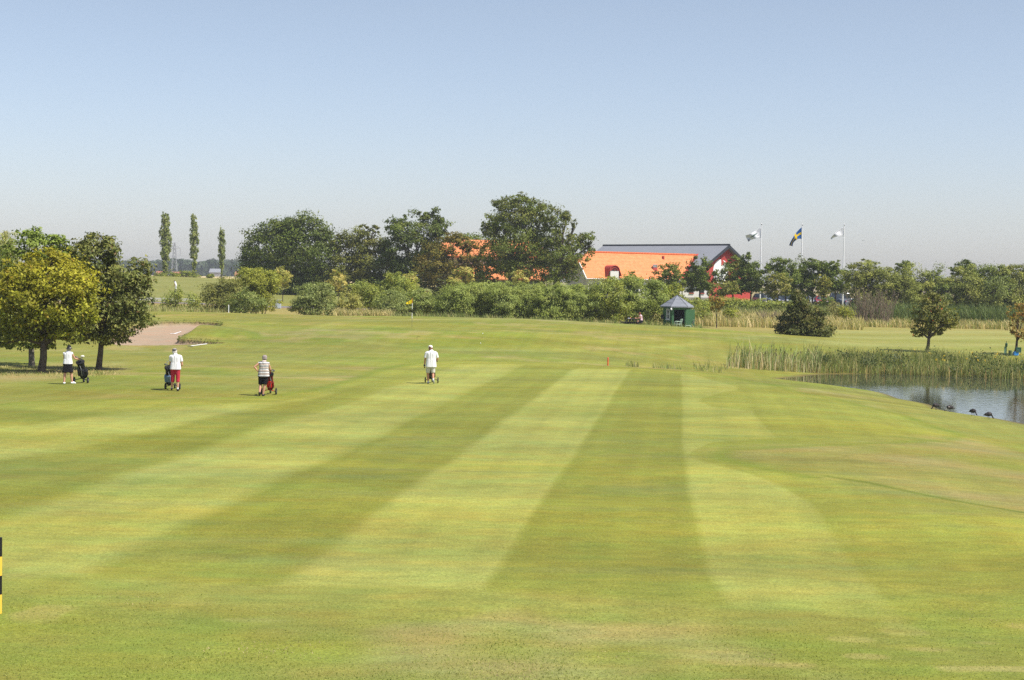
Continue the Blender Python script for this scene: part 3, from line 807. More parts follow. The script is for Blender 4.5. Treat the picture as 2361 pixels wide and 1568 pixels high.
lime(1731, 'tall pointed lime tree at the right corner of the red gable', [(1726, 604, 13, 18), (1732, 625, 24, 20), (1742, 645, 28, 20), (1712, 650, 24, 18), (1756, 655, 14, 14), (1728, 660, 30, 12)], G_DARK + G_MID)
lime(1812, 'dark lime tree between the first and the middle flagpole', [(1790, 612, 20, 15), (1812, 612, 16, 18), (1818, 640, 24, 26), (1782, 625, 14, 14), (1828, 655, 18, 18)], G_MID)
lime(1793, 'small pale lime tree between the first and the middle flagpole', [(1793, 650, 22, 20), (1804, 664, 16, 14), (1780, 660, 12, 14)], [(.13, .14, .05), (.11, .13, .045), (.08, .10, .035)], Y=219)
lime(1873, 'large dark lime tree just right of the middle flagpole', [(1868, 616, 24, 20), (1885, 636, 24, 26), (1850, 642, 20, 22), (1870, 658, 32, 14), (1878, 605, 16, 10)], G_DARK + G_MID)
lime(1863, 'narrow lime tree touching the middle flagpole behind a large one', [(1855, 625, 16, 20), (1848, 655, 16, 14), (1895, 618, 12, 14)], G_MID, Y=230)
lime(1899, 'smallest pale lime tree before the row of parked cars', [(1898, 652, 14, 15), (1896, 668, 11, 10), (1902, 640, 8, 8)], [(.13, .14, .045), (.12, .13, .04), (.09, .11, .03)], Y=217)
lime(1926, 'green lime tree beside the rightmost flagpole', [(1922, 618, 16, 14), (1930, 640, 22, 22), (1915, 655, 16, 14), (1945, 652, 14, 16), (1925, 605, 9, 8)], G_MID, Y=222)

# ---- willows at the right
RW = 'willow trees along the right edge of the course'
W1 = [(.085, .105, .040), (.105, .120, .050), (.070, .090, .034)]
W2 = [(.060, .085, .034), (.075, .10, .042), (.050, .072, .028)]
for x, lb, pal, lobes in (
    (1992, 'willow with brownish green leaves left of the dead brushwood', W1, [(1990, 630, 34, 28), (1965, 648, 20, 24), (2015, 650, 34, 32), (1995, 612, 20, 10), (2000, 690, 40, 34)]),
    (2050, 'willow directly behind the dead brushwood', W1, [(2045, 650, 36, 34), (2075, 665, 32, 36), (2050, 700, 42, 36), (2030, 632, 20, 14)]),
    (2120, 'olive willow rising behind the rowan tree on its left', W1, [(2110, 650, 38, 30), (2130, 680, 40, 36), (2110, 715, 40, 28)]),
    (2170, 'dense willow directly behind the rowan crown', W2, [(2168, 655, 34, 28), (2190, 690, 34, 36), (2165, 720, 36, 24), (2150, 640, 18, 14)]),
    (2222, 'willow with a dark gap under its crown right of the rowan', W1, [(2215, 650, 34, 28), (2235, 680, 34, 36), (2220, 712, 34, 26), (2200, 628, 16, 10)]),
    (2275, 'blue green willow second from the right edge', W2, [(2268, 640, 38, 26), (2290, 672, 40, 38), (2270, 705, 40, 30), (2255, 625, 20, 10), (2300, 625, 20, 12)]),
    (2330, 'tallest grey green willow at the right edge', W1, [(2330, 640, 36, 26), (2350, 670, 40, 40), (2325, 705, 40, 30), (2355, 620, 26, 14), (2385, 680, 30, 50)])):
    lobes = grow(lobes, 1.15, 1.12) + [(x, 718, 42, 30), (x + 20, 735, 34, 16)]
    pal = [(c[0] * 1.15, c[1] * 1.2, c[2]) for c in pal]
    tree('willow_tree', lb, 'tree', lobes, 213, x, pal, half=1.1, dens=1.35, r0=.16, group=RW, asp=.36, m=LEAFD, kclump=18, hollow=.35)
for x, y, lb in ((2085, 614, 'dark treetop poking above the willows left of the rowan'), (2224, 612, 'dark treetop poking above the willows right of the rowan')):
    tree('round_tree', lb, 'tree', [(x, y, 17, 11), (x - 6, y + 12, 20, 12), (x + 5, y - 8, 8, 6)], 222, x, G_DARK + G_MID, half=1.0, dens=1.2, r0=.15)

# ---- bushes along the back of the green
BB = 'bushes along the back of the green'
def bush(name, lb, lobes, Y, pal, **k):
    lobes = grow(lobes, 1.1, 1.12); k['dens'] = k.get('dens', 1) * 1.35
    k.setdefault('half', 1.1); k.setdefault('asp', .38); k.setdefault('kclump', 32)
    return tree(name, lb, 'bush', lobes, Y, None, pal, group=k.pop('group', BB), r0=k.pop('r0', .06), depth=k.pop('depth', 1.0), hollow=.35, **k)
bush('wild_shrub', 'loose yellow green shrub in front of the guard rail', [(402, 690, 22, 18), (392, 705, 18, 12), (410, 676, 12, 12)], 164, G_YEL + G_WILLOW, dens=.6)
bush('wild_shrub', 'small loose shrub between the guard rail and the olive bush', [(444, 694, 16, 16), (450, 706, 14, 10)], 162, G_YEL + G_WILLOW, dens=.6)
bush('round_bush', 'round olive bush behind the left white stake', [(515, 684, 42, 32), (498, 700, 30, 18), (545, 670, 22, 22), (495, 668, 18, 16)], 158, [(.095, .115, .045), (.115, .13, .055), (.08, .10, .04)])
bush('round_bush', 'dark green low bush at the foot of the olive bush', [(560, 695, 28, 24), (585, 702, 26, 16), (540, 705, 18, 14)], 155, G_MID + G_SAGE)
bush('round_bush', 'tall yellow green bush next to the dome shaped tree', [(590, 650, 42, 28), (612, 688, 28, 30), (570, 636, 22, 16), (618, 655, 22, 24), (580, 670, 34, 30)], 161, G_YEL)
bush('round_bush', 'large sage green bush beside the gap in the hedge', [(715, 688, 40, 32), (745, 702, 34, 24), (700, 705, 26, 18), (730, 668, 30, 14)], 158, G_SAGE)
bush('round_bush', 'low pale straw green bush between two taller bushes', [(806, 700, 22, 22), (795, 712, 18, 12), (818, 690, 12, 12)], 157, [(.15, .17, .075), (.17, .18, .08), (.12, .145, .05)])
bush('round_bush', 'windblown yellow green bush in front of the grove', [(835, 665, 22, 14), (850, 680, 24, 20), (868, 690, 20, 26), (862, 710, 22, 14)], 163, G_YEL + G_WILLOW)
bush('round_bush', 'bright green bush with pointed shoots left of the golf flag', [(918, 660, 32, 26), (905, 646, 16, 16), (935, 680, 28, 24), (890, 668, 18, 16)], 165, G_WILLOW + G_YEL)
bush('round_bush', 'sage bush just left of the golf flag', [(905, 698, 32, 24), (925, 712, 26, 14), (885, 712, 18, 14)], 156, G_SAGE)
bush('round_bush', 'sage bush directly behind the golf flag', [(960, 698, 34, 26), (950, 714, 24, 12), (975, 684, 20, 16)], 157, G_SAGE + G_WILLOW)
bush('round_bush', 'low grey green bush right of the golf flag', [(1005, 705, 30, 20), (990, 715, 24, 12), (1022, 698, 18, 16)], 158, G_SAGE)
WH = 'feathery willow bushes forming the long hedge'
spots = ['at its left end', 'second from its left end', 'third from its left end', 'fourth from its left end', 'in its middle', 'just right of its middle', 'third from its right end', 'second from its right end', 'at its right end where it dips']
for i, lb in enumerate(spots):
    x = 1046 + i * 37.5; t = (8 if i == 0 else 0) + (1.5 * math.sin(i * 1.9)) + (i * 1.2)
    bot = 728 + i * 2.6
    bush('willow_bush', 'feathery willow bush of the long hedge, ' + lb, [(x, 676 + t, 32, 22), (x + 19, 675 + t, 24, 20), (x - 10, 698 + t * .6, 28, 28), (x + 12, 702 + t * .6, 28, 28), (x, bot - 14, 30, 20), (x + 18, 680 + t, 20, 20)], 152 + (i % 3) * .8, G_WILLOW, group=WH, up_bias=.55, asp=.26, half=1.2, dens=1.9, depth=1.0)
bush('willow_bush', 'tall yellow green willow bush left of the picnic table', [(1398, 680, 32, 34), (1385, 712, 28, 24), (1412, 660, 20, 18), (1420, 712, 26, 24)], 153, G_WILLOW + G_YEL, up_bias=.3, dens=1.2)
bush('willow_bush', 'tall green willow bush directly behind the picnic table', [(1450, 676, 30, 34), (1462, 708, 30, 28), (1440, 716, 22, 20), (1458, 655, 18, 14)], 155, G_WILLOW, up_bias=.3, dens=1.2)
bush('willow_bush', 'willow bush between the picnic table and the green hut', [(1500, 690, 30, 36), (1490, 718, 28, 22), (1510, 665, 18, 20)], 156, G_WILLOW + G_MID, up_bias=.3, dens=1.2)
bush('willow_bush', 'olive bush rising directly behind the green hut roof', [(1545, 685, 26, 28), (1535, 715, 22, 24), (1556, 670, 14, 14)], 160, G_YEL + G_MID, dens=1.1)
bush('wild_shrub', 'bright low shrub in the straw grass right of the thin rowan', [(1688, 728, 16, 13), (1680, 722, 10, 10)], 168, G_YEL, dens=1.0)
bush('wild_shrub', 'loose shrub just right of the green hut', [(1622, 716, 18, 20), (1612, 730, 12, 12)], 166, G_WILLOW + G_YEL, dens=.7)
bush('wild_shrub', 'yellow flowering shrub left of the dead brushwood', [(1955, 730, 14, 14), (1945, 720, 10, 10)], 172, G_YEL, dens=.9, flecks=((.5, .4, .02), .08))
bush('wild_shrub', 'thin bare stemmed shrub right of the dark bush', [(1925, 712, 16, 14), (1935, 725, 12, 10)], 175, [(.11, .12, .06)], dens=.5)

bush('wild_shrub', 'small green shrub in front of the parked red car', [(1908, 694, 14, 9), (1898, 700, 12, 7)], 212, G_MID, dens=1.0)
# low scrub on the bank in front of the road
rs = RS(77)
k = 0
for x, y in ((1585, 700), (1628, 702), (1668, 700), (1712, 702), (1755, 704), (1790, 706), (1830, 708)):
    k += 1
    bush('wild_shrub', ['olive scrub bush behind the hut roof', 'olive scrub bush below the white annex wall', 'olive scrub bush below the greyish lime tree', 'olive scrub bush below the red wall', 'olive scrub bush at the foot of the first flagpole', 'olive scrub bush left of the dark bush top', 'olive scrub bush behind the dark bush top'][k - 1],
         [(x, y, 26, 12), (x - 15, y + 5, 18, 10), (x + 14, y + 3, 18, 12)], 193, G_WILLOW + G_YEL, dens=.9, group='scrub bushes on the road bank')

# ---- dark bush and rowans on the right
bush('dark_bush', 'dark conical bush standing alone right of the green hut', [(1842, 706, 22, 26), (1838, 690, 14, 14), (1846, 735, 40, 26), (1870, 752, 42, 24), (1822, 758, 30, 18), (1885, 765, 26, 14), (1850, 765, 50, 14), (1878, 725, 22, 16)], 138,
     [(.045, .062, .022), (.060, .074, .028), (.038, .052, .020), (.07, .07, .03)], half=1.35, dens=1.25, group=None, flecks=((.10, .12, .04), .10), asp=.5)
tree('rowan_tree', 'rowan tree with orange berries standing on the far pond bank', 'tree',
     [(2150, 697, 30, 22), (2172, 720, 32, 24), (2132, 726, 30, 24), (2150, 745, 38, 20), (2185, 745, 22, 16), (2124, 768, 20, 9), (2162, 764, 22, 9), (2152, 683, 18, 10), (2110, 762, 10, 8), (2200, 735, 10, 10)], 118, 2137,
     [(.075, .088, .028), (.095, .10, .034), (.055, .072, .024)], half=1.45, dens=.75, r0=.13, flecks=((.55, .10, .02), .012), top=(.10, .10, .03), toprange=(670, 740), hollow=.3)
tree('rowan_tree', 'sparse brownish rowan tree at the right edge by the sign', 'tree',
     [(2352, 706, 22, 14), (2345, 730, 20, 16), (2338, 762, 14, 16), (2360, 770, 20, 14), (2368, 720, 26, 20), (2380, 750, 20, 26)], 117, 2340,
     [(.10, .09, .035), (.13, .115, .045), (.14, .08, .03)], half=1.35, dens=.42, r0=.10, hollow=.3)
tree('rowan_tree', 'thin young rowan with orange leaf tips right of the hut', 'tree',
     [(1652, 700, 14, 12), (1645, 690, 10, 9), (1662, 694, 10, 10), (1650, 712, 10, 8)], 160, 1652,
     [(.12, .12, .04), (.15, .12, .04), (.10, .11, .04)], half=1.0, dens=.7, r0=.05, flecks=((.55, .16, .02), .05))

# ---- dead brushwood
def brush(label, x0, x1, ytop, Y, n, colr, group=None):
    rs = RS(int(x0)); a = on_ground((x0 + x1) / 2, Y)
    root = empty('dead_brushwood', a, 0, label, 'brushwood', group)
    mb = MB(); k = Y / F; wd = (x1 - x0) * k
    for i in range(n):
        bx = rs.uniform(-.4, .4) * wd; by = rs.uniform(-1, 1)
        h = (gz(a.x, Y) * 0 + (P((x0 + x1) / 2, ytop, Y).z - a.z)) * rs.uniform(.55, 1.0)
        ln = rs.uniform(-.35, .45)
        p0 = Vector((bx, by, -.05)); p1 = Vector((bx + ln * h * .4, by + rs.uniform(-.3, .3), h * .55)); p2 = Vector((bx + ln * h + rs.uniform(-.3, .3), by + rs.uniform(-.5, .5), h))
        mb.tube([p0, p1, p2], [.035, .024, .008], 4, cap=False)
        for _ in range(5):
            t = rs.uniform(.3, .95); q = p0.lerp(p1, t * 2) if t < .5 else p1.lerp(p2, t * 2 - 1)
            mb.tube([q, q + Vector((rs.uniform(-.5, .5), rs.uniform(-.3, .3), rs.uniform(.2, .8))) * .8], [.016, .006], 3, cap=False)
    mb.build('stems', mat('dead_wood', (.21, .165, .115), .9, .1), root)
brush('grey brown thicket of bare dead stems before the willows', 1958, 2060, 662, 176, 115, 0)
brush('bare twiggy stems in the straw grass left of the dark bush', 1740, 1800, 716, 172, 36, 0)
# ------------------------------------------------------------------ reeds, wild grass, rough grass
BL = leaf_mat('blade', trans=.22, rough=.7, spec=.1)
def scatter(n, xr, yr, rs, fn=None):
    "random ground points in photo columns xr and distances yr"
    px = rs.uniform(*xr, n); Y = rs.uniform(*yr, n)
    X = (px - CX) / F * Y
    z = ground_z(X, Y)
    b = np.stack([X, Y, z], 1)
    if fn is not None: b = b[fn(px, Y, z)]
    return b
def shore(px):   # distance of the far shoreline
    return np.interp(px, [1640, 1700, 1800, 1957, 2100, 2361, 2900], [100.5, 104.3, 105.4, 107.0, 106.6, 103.4, 102.5])
def grassy(name, label, cat, b, h, wd, pal, lean=.15, wind=-.1, bend=.3, seed=3, m=None, var=.25):
    rs = RS(seed); n = len(b)
    hh = h[0] + (h[1] - h[0]) * rs.rand(n) ** 1.3
    hh = hh * (.62 + .55 * vnoise(b[:, 0], b[:, 1], .9, 301) + .25 * vnoise(b[:, 0], b[:, 1], .25, 302))
    ln = rs.normal(size=(n, 2)) * lean + np.array([[wind, 0]])
    b = b.copy(); b[:, 2] -= .04; pal = [tuple(v * 1.45 for v in c) for c in pal]
    o = blades(name, b, hh, np.full(n, wd) * rs.uniform(.7, 1.4, n), ln, pick(pal, n, rs, var), m or BL, bend=bend, rs=rs)
    return tag(o, label, cat, kind='stuff')
# bulrushes: pale bare stalks below, blue green leaves above
rs = RS(11)
def band(px, Y, z): return (Y > shore(px) - .5) & (Y < shore(px) + 2.6) & (np.random.RandomState(9).rand(len(px)) < np.clip((px - 1668 + 25 * np.sin(Y * 3)) / 60, .12, 1))
b = scatter(2600, (1676, 1895), (99, 112), rs, band)
b[:, 2] = np.maximum(b[:, 2], WATER_Z - .05)
grassy('bulrushes', 'dense tall bulrushes with pale stalks standing at the far shore', 'bulrushes', b, (.85, 1.65), .022, [(.19, .24, .08), (.15, .20, .07), (.25, .26, .11), (.38, .33, .18)], lean=.13, wind=.03, bend=.5, seed=12)
b = scatter(3400, (1676, 1895), (99, 112), rs, band)
b[:, 2] = np.maximum(b[:, 2], WATER_Z - .05)
grassy('dry_reed_stalks', 'straw coloured lower stalks among the tall bulrushes', 'reeds', b, (.45, 1.05), .022, [(.46, .38, .20), (.40, .32, .17), (.52, .44, .27), (.24, .25, .10)], lean=.05, wind=0, bend=.2, seed=13)
mb = MB(); rs2 = RS(14)
for i in range(0, len(b), 9):
    p = b[i]; h = rs2.uniform(.85, 1.55)
    mb.tube([(p[0], p[1], p[2] + h - .16), (p[0] + .02, p[1], p[2] + h)], [.018, .015], 6)
    mb.tube([(p[0], p[1], p[2] - .1), (p[0], p[1], p[2] + h - .1)], [.006, .006], 3, cap=False)
tag(mb.build('reed_heads', mat('reed_head', (.10, .075, .045), .9, .1)), 'brown seed heads on top of the tall bulrushes', 'bulrushes', kind='stuff')
# green bank vegetation to the right of the bulrushes
rs = RS(15)
def band2(px, Y, z): return (Y > shore(px) - .4) & (Y < shore(px) + 9.5 - 3.5 * np.abs(px - 2200) / 300)
b = scatter(26000, (1870, 2480), (99, 118), rs, band2)
b[:, 2] = np.maximum(b[:, 2], WATER_Z - .05)
grassy('bank_grass', 'tangled green and straw coloured grass on the far pond bank', 'wild grass', b, (.2, .85), .016, [(.20, .21, .07), (.13, .16, .045), (.19, .19, .07), (.27, .24, .10), (.10, .13, .04)], lean=.2, wind=.02, bend=.5, seed=16)
b = scatter(5000, (1870, 2480), (99, 112), rs, lambda px, Y, z: (Y > shore(px) - .6) & (Y < shore(px) + .6))
b[:, 2] = np.maximum(b[:, 2], WATER_Z - .05)
grassy('shore_reeds', 'upright reeds with ochre feet along the water line', 'reeds', b, (.4, .95), .018, [(.20, .19, .06), (.28, .22, .09), (.13, .17, .05), (.30, .19, .07)], lean=.06, wind=0, bend=.3, seed=17)
# taller leafy herbs scattered on that bank
rs = RS(18); pts = scatter(55, (1890, 2450), (104, 114), rs, band2)
pos = np.repeat(pts, 70, axis=0) + rs.normal(size=(len(pts) * 70, 3)) * np.array([[.26, .2, .22]]) + np.array([[0, 0, .42]])
pos[:, 2] = np.maximum(pos[:, 2], WATER_Z + .05)
o = leaf_cloud('bank_herbs', pos, unit(rs.normal(size=pos.shape) + [[0, 0, .6]]), rs.uniform(.04, .10, len(pos)), pick([(.07, .10, .035), (.09, .115, .04), (.06, .085, .03)], len(pos), rs, .3), .5, LEAFD, None, rs)
tag(o, 'dark leafy herbs growing between the grasses of the far bank', 'herbs', kind='stuff')
pts = scatter(110, (2080, 2450), (108, 114), rs, band2)
pos = np.repeat(pts, 7, axis=0) + rs.normal(size=(len(pts) * 7, 3)) * .05 + np.array([[0, 0, .75]])
sel = np.repeat(rs.rand(len(pts)) < .28, 7); pos = pos[sel]
o = leaf_cloud('bank_flowers', pos, unit(rs.normal(size=pos.shape) * .3 + [[0, -.6, .8]]), rs.uniform(.018, .035, len(pos)), pick([(.70, .52, .02), (.72, .45, .03)], len(pos), rs, .1), .9, LEAF, None, rs)
tag(o, 'yellow flower heads above the grasses of the far bank', 'flowers', kind='stuff')
# small reed patch in the ditch behind the fairway edge
rs = RS(19)
b = np.concatenate([scatter(70, (1444, 1474), (95.5, 98.5), rs), scatter(130, (1505, 1575), (96, 99), rs), scatter(160, (1600, 1680), (99, 104), rs)])
b = b[(rs.rand(len(b)) < .9)]
grassy('ditch_reeds', 'short sparse reeds in the ditch between fairway and green', 'reeds', b, (.12, .5), .014, [(.14, .17, .06), (.30, .26, .13), (.11, .14, .05)], lean=.12, bend=.4, seed=20)
# wild straw grass behind the green
rs = RS(21)
def wild(name, label, n, xr, yr, h, pal, seed, wd=.03, lean=.16, keep=None):
    r = RS(seed); b = scatter(n, xr, yr, r)
    if keep: b = b[r.rand(len(b)) < keep(b)]
    return grassy(name, label, 'wild grass', b, h, wd, pal, lean=lean, bend=.4, seed=seed + 1)
STRAW = [(.42, .34, .16), (.36, .30, .13), (.48, .39, .20), (.24, .23, .08), (.17, .19, .06)]
wild('straw_grass', 'tall straw coloured grass between the hut and the willows', 15000, (1595, 1990), (163, 186), (.45, 1.15), STRAW, 22, wd=.028)
wild('straw_grass', 'strip of tall straw coloured grass in front of the right willows', 9000, (1985, 2520), (172, 180), (.35, .95), STRAW + [(.15, .19, .05)], 24, wd=.028)
wild('weedy_grass', 'tangled yellow green weeds in front of the guard rail', 7000, (180, 520), (153, 172), (.35, .8), [(.20, .22, .07), (.26, .24, .09), (.15, .18, .05), (.33, .28, .13)], 26, wd=.028)
wild('straw_grass', 'patch of straw coloured grass at the foot of the low bushes', 3500, (775, 905), (149.5, 154), (.5, 1.0), STRAW, 28, wd=.026)
wild('hedge_grass', 'thin fringe of grass at the foot of the long hedge', 5000, (900, 1620), (147, 150.5), (.3, .75), [(.17, .20, .06), (.26, .24, .10), (.12, .15, .045)], 30, wd=.026)
wild('bank_weeds', 'weedy green grass on the bank before the road', 12000, (1560, 2000), (186, 198), (.4, 1.3), [(.13, .16, .045), (.17, .19, .06), (.22, .21, .09)], 32, wd=.035)
wild('tall_weeds', 'dark green tall weeds growing between the far grass strip and the right willows', 9000, (1975, 2520), (184, 197), (.9, 2.0), [(.07, .10, .03), (.09, .12, .035), (.12, .14, .05)], 44, wd=.05)
wild('verge_grass', 'grass verge between the road and the car park', 9000, (1500, 2000), (208, 231), (.15, .5), [(.15, .18, .05), (.20, .20, .07), (.12, .15, .04)], 34, wd=.035)
# dry tussocks under the left trees
rs = RS(36)
b = scatter(9000, (-60, 310), (73.5, 84), rs)
b = b[(rs.rand(len(b)) < np.clip(1.25 - np.abs(b[:, 1] - 79) / 5, 0, 1) * np.clip((300 - (b[:, 0] / b[:, 1] * F + CX)) / 90, 0, 1) * np.clip(vnoise(b[:, 0], b[:, 1], 1.2, 303) * 1.6, 0, 1))]
grassy('dry_tussocks', 'dry yellowish tussocks under the left group of trees', 'grass', b, (.04, .17), .012, [(.36, .29, .14), (.22, .22, .08), (.15, .18, .05), (.12, .15, .04)], lean=.3, bend=.4, seed=37)
# overhanging turf at the bunker edge
rs = RS(38); pts = []
poly = bunker
for i in range(len(poly)):
    a, c = np.array(poly[i]), np.array(poly[(i + 1) % len(poly)])
    L = np.linalg.norm(c - a)
    if (a[1] + c[1]) / 2 < 106: continue
    for t in rs.rand(int(L * 60)): pts.append(a + (c - a) * t + rs.normal(size=2) * .03)
pts = np.array(pts); b = np.stack([pts[:, 0], pts[:, 1], ground_z(pts[:, 0], pts[:, 1] + .0)], 1)
b[:, 2] += .10
grassy('lip_grass', 'fringe of turf hanging over the sand bunker edge', 'grass', b, (.05, .13), .012, [(.12, .15, .03), (.07, .09, .02), (.16, .18, .05)], lean=.6, seed=39)
# short rough in the foreground
rs = RS(40)
def near_pts(n, y0, y1):
    Y = 1 / rs.uniform(1 / y1, 1 / y0, n); X = rs.uniform(-.335, .335, n) * Y
    return np.stack([X, Y, ground_z(X, Y)], 1)
b = near_pts(75000, 18.2, 26.5)
m_ = vnoise(b[:, 0], b[:, 1], 1.1, 90) * .6 + vnoise(b[:, 0], b[:, 1], .35, 91) * .4
short = np.clip((25.5 - b[:, 1]) / 6, .0, 1) - .3
b = b[rs.rand(len(b)) < (.25 + .9 * m_) * (.35 + .65 * short)]
n = len(b)
m2 = vnoise(b[:, 0], b[:, 1], 1.7, 92)
h = rs.uniform(.010, .032, n) * (.5 + .5 * np.clip((26 - b[:, 1]) / 6, 0, 1)) * (.6 + .8 * m2)
cols = pick([(.27, .29, .07), (.32, .33, .09), (.22, .26, .05), (.17, .22, .04)], n, rs, .2)
dry = vnoise(b[:, 0] * .6, b[:, 1], 1.6, 33) > .80
dr = dry & (rs.rand(n) < .5); cols[dr] = pick([(.42, .35, .18), (.36, .29, .14)], dr.sum(), rs, .2)
b[:, 2] -= .004
o = blades('short_rough_grass', b, h, rs.uniform(.003, .006, n) * (b[:, 1] / 20), rs.normal(size=(n, 2)) * .45 + [[-.1, 0]], cols, BL, bend=.3, rs=rs)
tag(o, 'short tufted rough grass in front of the fairway', 'grass', kind='stuff')
# ------------------------------------------------------------------ buildings
WHITE = mat('white_render', (.74, .72, .68), .85, .15, noise=.05, nscale=1.5)
TRIMW = mat('white_trim', (.78, .77, .74), .6, .2)
ORANGE = bpy.data.materials.new('orange_tiles'); ORANGE.use_nodes = True
nt = ORANGE.node_tree; b = nt.nodes['Principled BSDF']; b.inputs['Roughness'].default_value = .75; b.inputs['Specular IOR Level'].default_value = .2
tc = nt.nodes.new('ShaderNodeNewGeometry')
sp = nt.nodes.new('ShaderNodeSeparateXYZ'); nt.links.new(tc.outputs['Position'], sp.inputs[0])
mm = nt.nodes.new('ShaderNodeMath'); mm.operation = 'MULTIPLY'; mm.inputs[1].default_value = 2.1; nt.links.new(sp.outputs['Z'], mm.inputs[0])
fr = nt.nodes.new('ShaderNodeMath'); fr.operation = 'FRACT'; nt.links.new(mm.outputs[0], fr.inputs[0])
n = nt.nodes.new('ShaderNodeTexNoise'); n.inputs['Scale'].default_value = 2.2; n.inputs['Detail'].default_value = 6; nt.links.new(tc.outputs['Position'], n.inputs['Vector'])
cr = nt.nodes.new('ShaderNodeValToRGB'); cr.color_ramp.elements[0].position = .3; cr.color_ramp.elements[0].color = (.60, .20, .075, 1)
cr.color_ramp.elements[1].position = .7; cr.color_ramp.elements[1].color = (.72, .27, .110, 1); nt.links.new(n.outputs['Fac'], cr.inputs[0])
r2 = nt.nodes.new('ShaderNodeMapRange'); r2.inputs['From Min'].default_value = 0; r2.inputs['From Max'].default_value = .25; r2.inputs['To Min'].default_value = .82; r2.inputs['To Max'].default_value = 1
nt.links.new(fr.outputs[0], r2.inputs['Value'])
vs_ = nt.nodes.new('ShaderNodeVectorMath'); vs_.operation = 'SCALE'; nt.links.new(cr.outputs[0], vs_.inputs[0]); nt.links.new(r2.outputs[0], vs_.inputs['Scale']); nt.links.new(vs_.outputs[0], b.inputs['Base Color'])
REDP = mat('red_boards', (.42, .060, .050), .75, .2, noise=.06, nscale=2)
REDD = mat('red_boards_dark', (.33, .042, .036), .75, .2)
GREYR = mat('grey_roof', (.235, .245, .265), .6, .3, noise=.05, nscale=.8)
DARKT = mat('dark_trim', (.03, .036, .045), .6, .3)
GLASS = mat('dark_glass', (.03, .04, .045), .08, .6)
PLINTH = mat('plinth', (.30, .28, .25), .9, .1, noise=.1, nscale=3)
GREYW = mat('grey_boards', (.28, .31, .34), .8, .15, noise=.05, nscale=2)

def ray(x, y):
    d = fwd + rt * ((x - CX) / F) + up * ((CY - y) / F)
    return d
def rplane(x, y, p0, n):
    d = ray(x, y); o = Vector((0, 0, CAMZ))
    return o + d * ((p0 - o).dot(n) / d.dot(n))
ZUP = Vector((0, 0, 1))

# --- red barn with a grey roof
s45 = math.sqrt(.5)
A = P(1672, 565, 250)
gd = Vector((s45, s45, 0)); dd = Vector((-s45, s45, 0)); fn = Vector((s45, -s45, 0))
gb = min(gz(A.x, 250), gz(A.x - 5, 245), gz(A.x + 5, 255)) - .3
barn = empty('barn', (A.x, A.y, gb), 0, 'red barn with a grey roof and a white round panel on its gable', 'barn')
o0 = Vector((A.x, A.y, gb))
def L(p): return Vector(p) - o0
hw, drop, ln = 6.6, 3.75, 24.0
wt = A.z - .25                                   # wall apex
ev = A.z - .25 - hw * .56
def bp(a, b_, z): return o0 + gd * a + dd * b_ + Vector((0, 0, z - gb))
mb = MB()
f1_ = [bp(-hw, 0, gb), bp(hw, 0, gb), bp(hw, 0, ev), bp(0, 0, wt), bp(-hw, 0, ev)]
b1_ = [bp(-hw, ln, gb), bp(hw, ln, gb), bp(hw, ln, ev), bp(0, ln, wt), bp(-hw, ln, ev)]
mb.add([L(p) for p in f1_ + b1_], [(0, 1, 2, 3, 4), (9, 8, 7, 6, 5), (0, 4, 9, 5), (1, 6, 7, 2)])
mb.build('wall', REDP, barn)
for sgn in (-1, 1):
    mb = MB()
    e = hw + .75
    mb.slab([L(bp(sgn * e, -.8, A.z - e * .56)), L(bp(0, -.8, A.z)), L(bp(0, ln + .8, A.z)), L(bp(sgn * e, ln + .8, A.z - e * .56))], .16)
    r_ = mb.build('roof', GREYR, barn)
    mb = MB(); c0, c1 = L(bp(sgn * e, -.86, A.z - e * .56 - .02)), L(bp(0, -.86, A.z - .02))
    mb.add([c0 + ZUP * .05, c1 + ZUP * .05, c1 - ZUP * .42, c0 - ZUP * .42, c0 + ZUP * .05 + fn * -.12, c1 + ZUP * .05 + fn * -.12, c1 - ZUP * .42 - fn * .12, c0 - ZUP * .42 - fn * .12],
           [(0, 1, 2, 3), (4, 7, 6, 5), (0, 4, 5, 1), (3, 2, 6, 7)])
    mb.build('verge_board', DARKT, barn)
mb = MB(); mb.tube([L(bp(0, -.9, A.z + .04)), L(bp(0, ln + .8, A.z + .04))], .14, 8); mb.build('ridge_cap', DARKT, barn)
# proud strip above the round panel, a recess's darkness painted as darker red
q = [rplane(x, y, o0 + fn * .04, fn) for x, y in ((1662, 583), (1672, 577), (1672, 600), (1662, 600))]
mb = MB(); mb.slab([L(p) + fn * .0 for p in q], .03); mb.build('gable_strip', REDD, barn)
cc_ = rplane(1662, 626, o0 + fn * .06, fn)
R_ = 1.85
mb = MB(); m = 48
ring = [L(cc_) + gd * (R_ * math.cos(2 * math.pi * k / m)) + ZUP * (R_ * math.sin(2 * math.pi * k / m)) for k in range(m)]
mb.add(ring + [p - fn * .05 for p in ring], [tuple(range(m))] + [(k, (k + 1) % m, m + (k + 1) % m, m + k) for k in range(m)])
disc = mb.build('round_panel', TRIMW, barn)
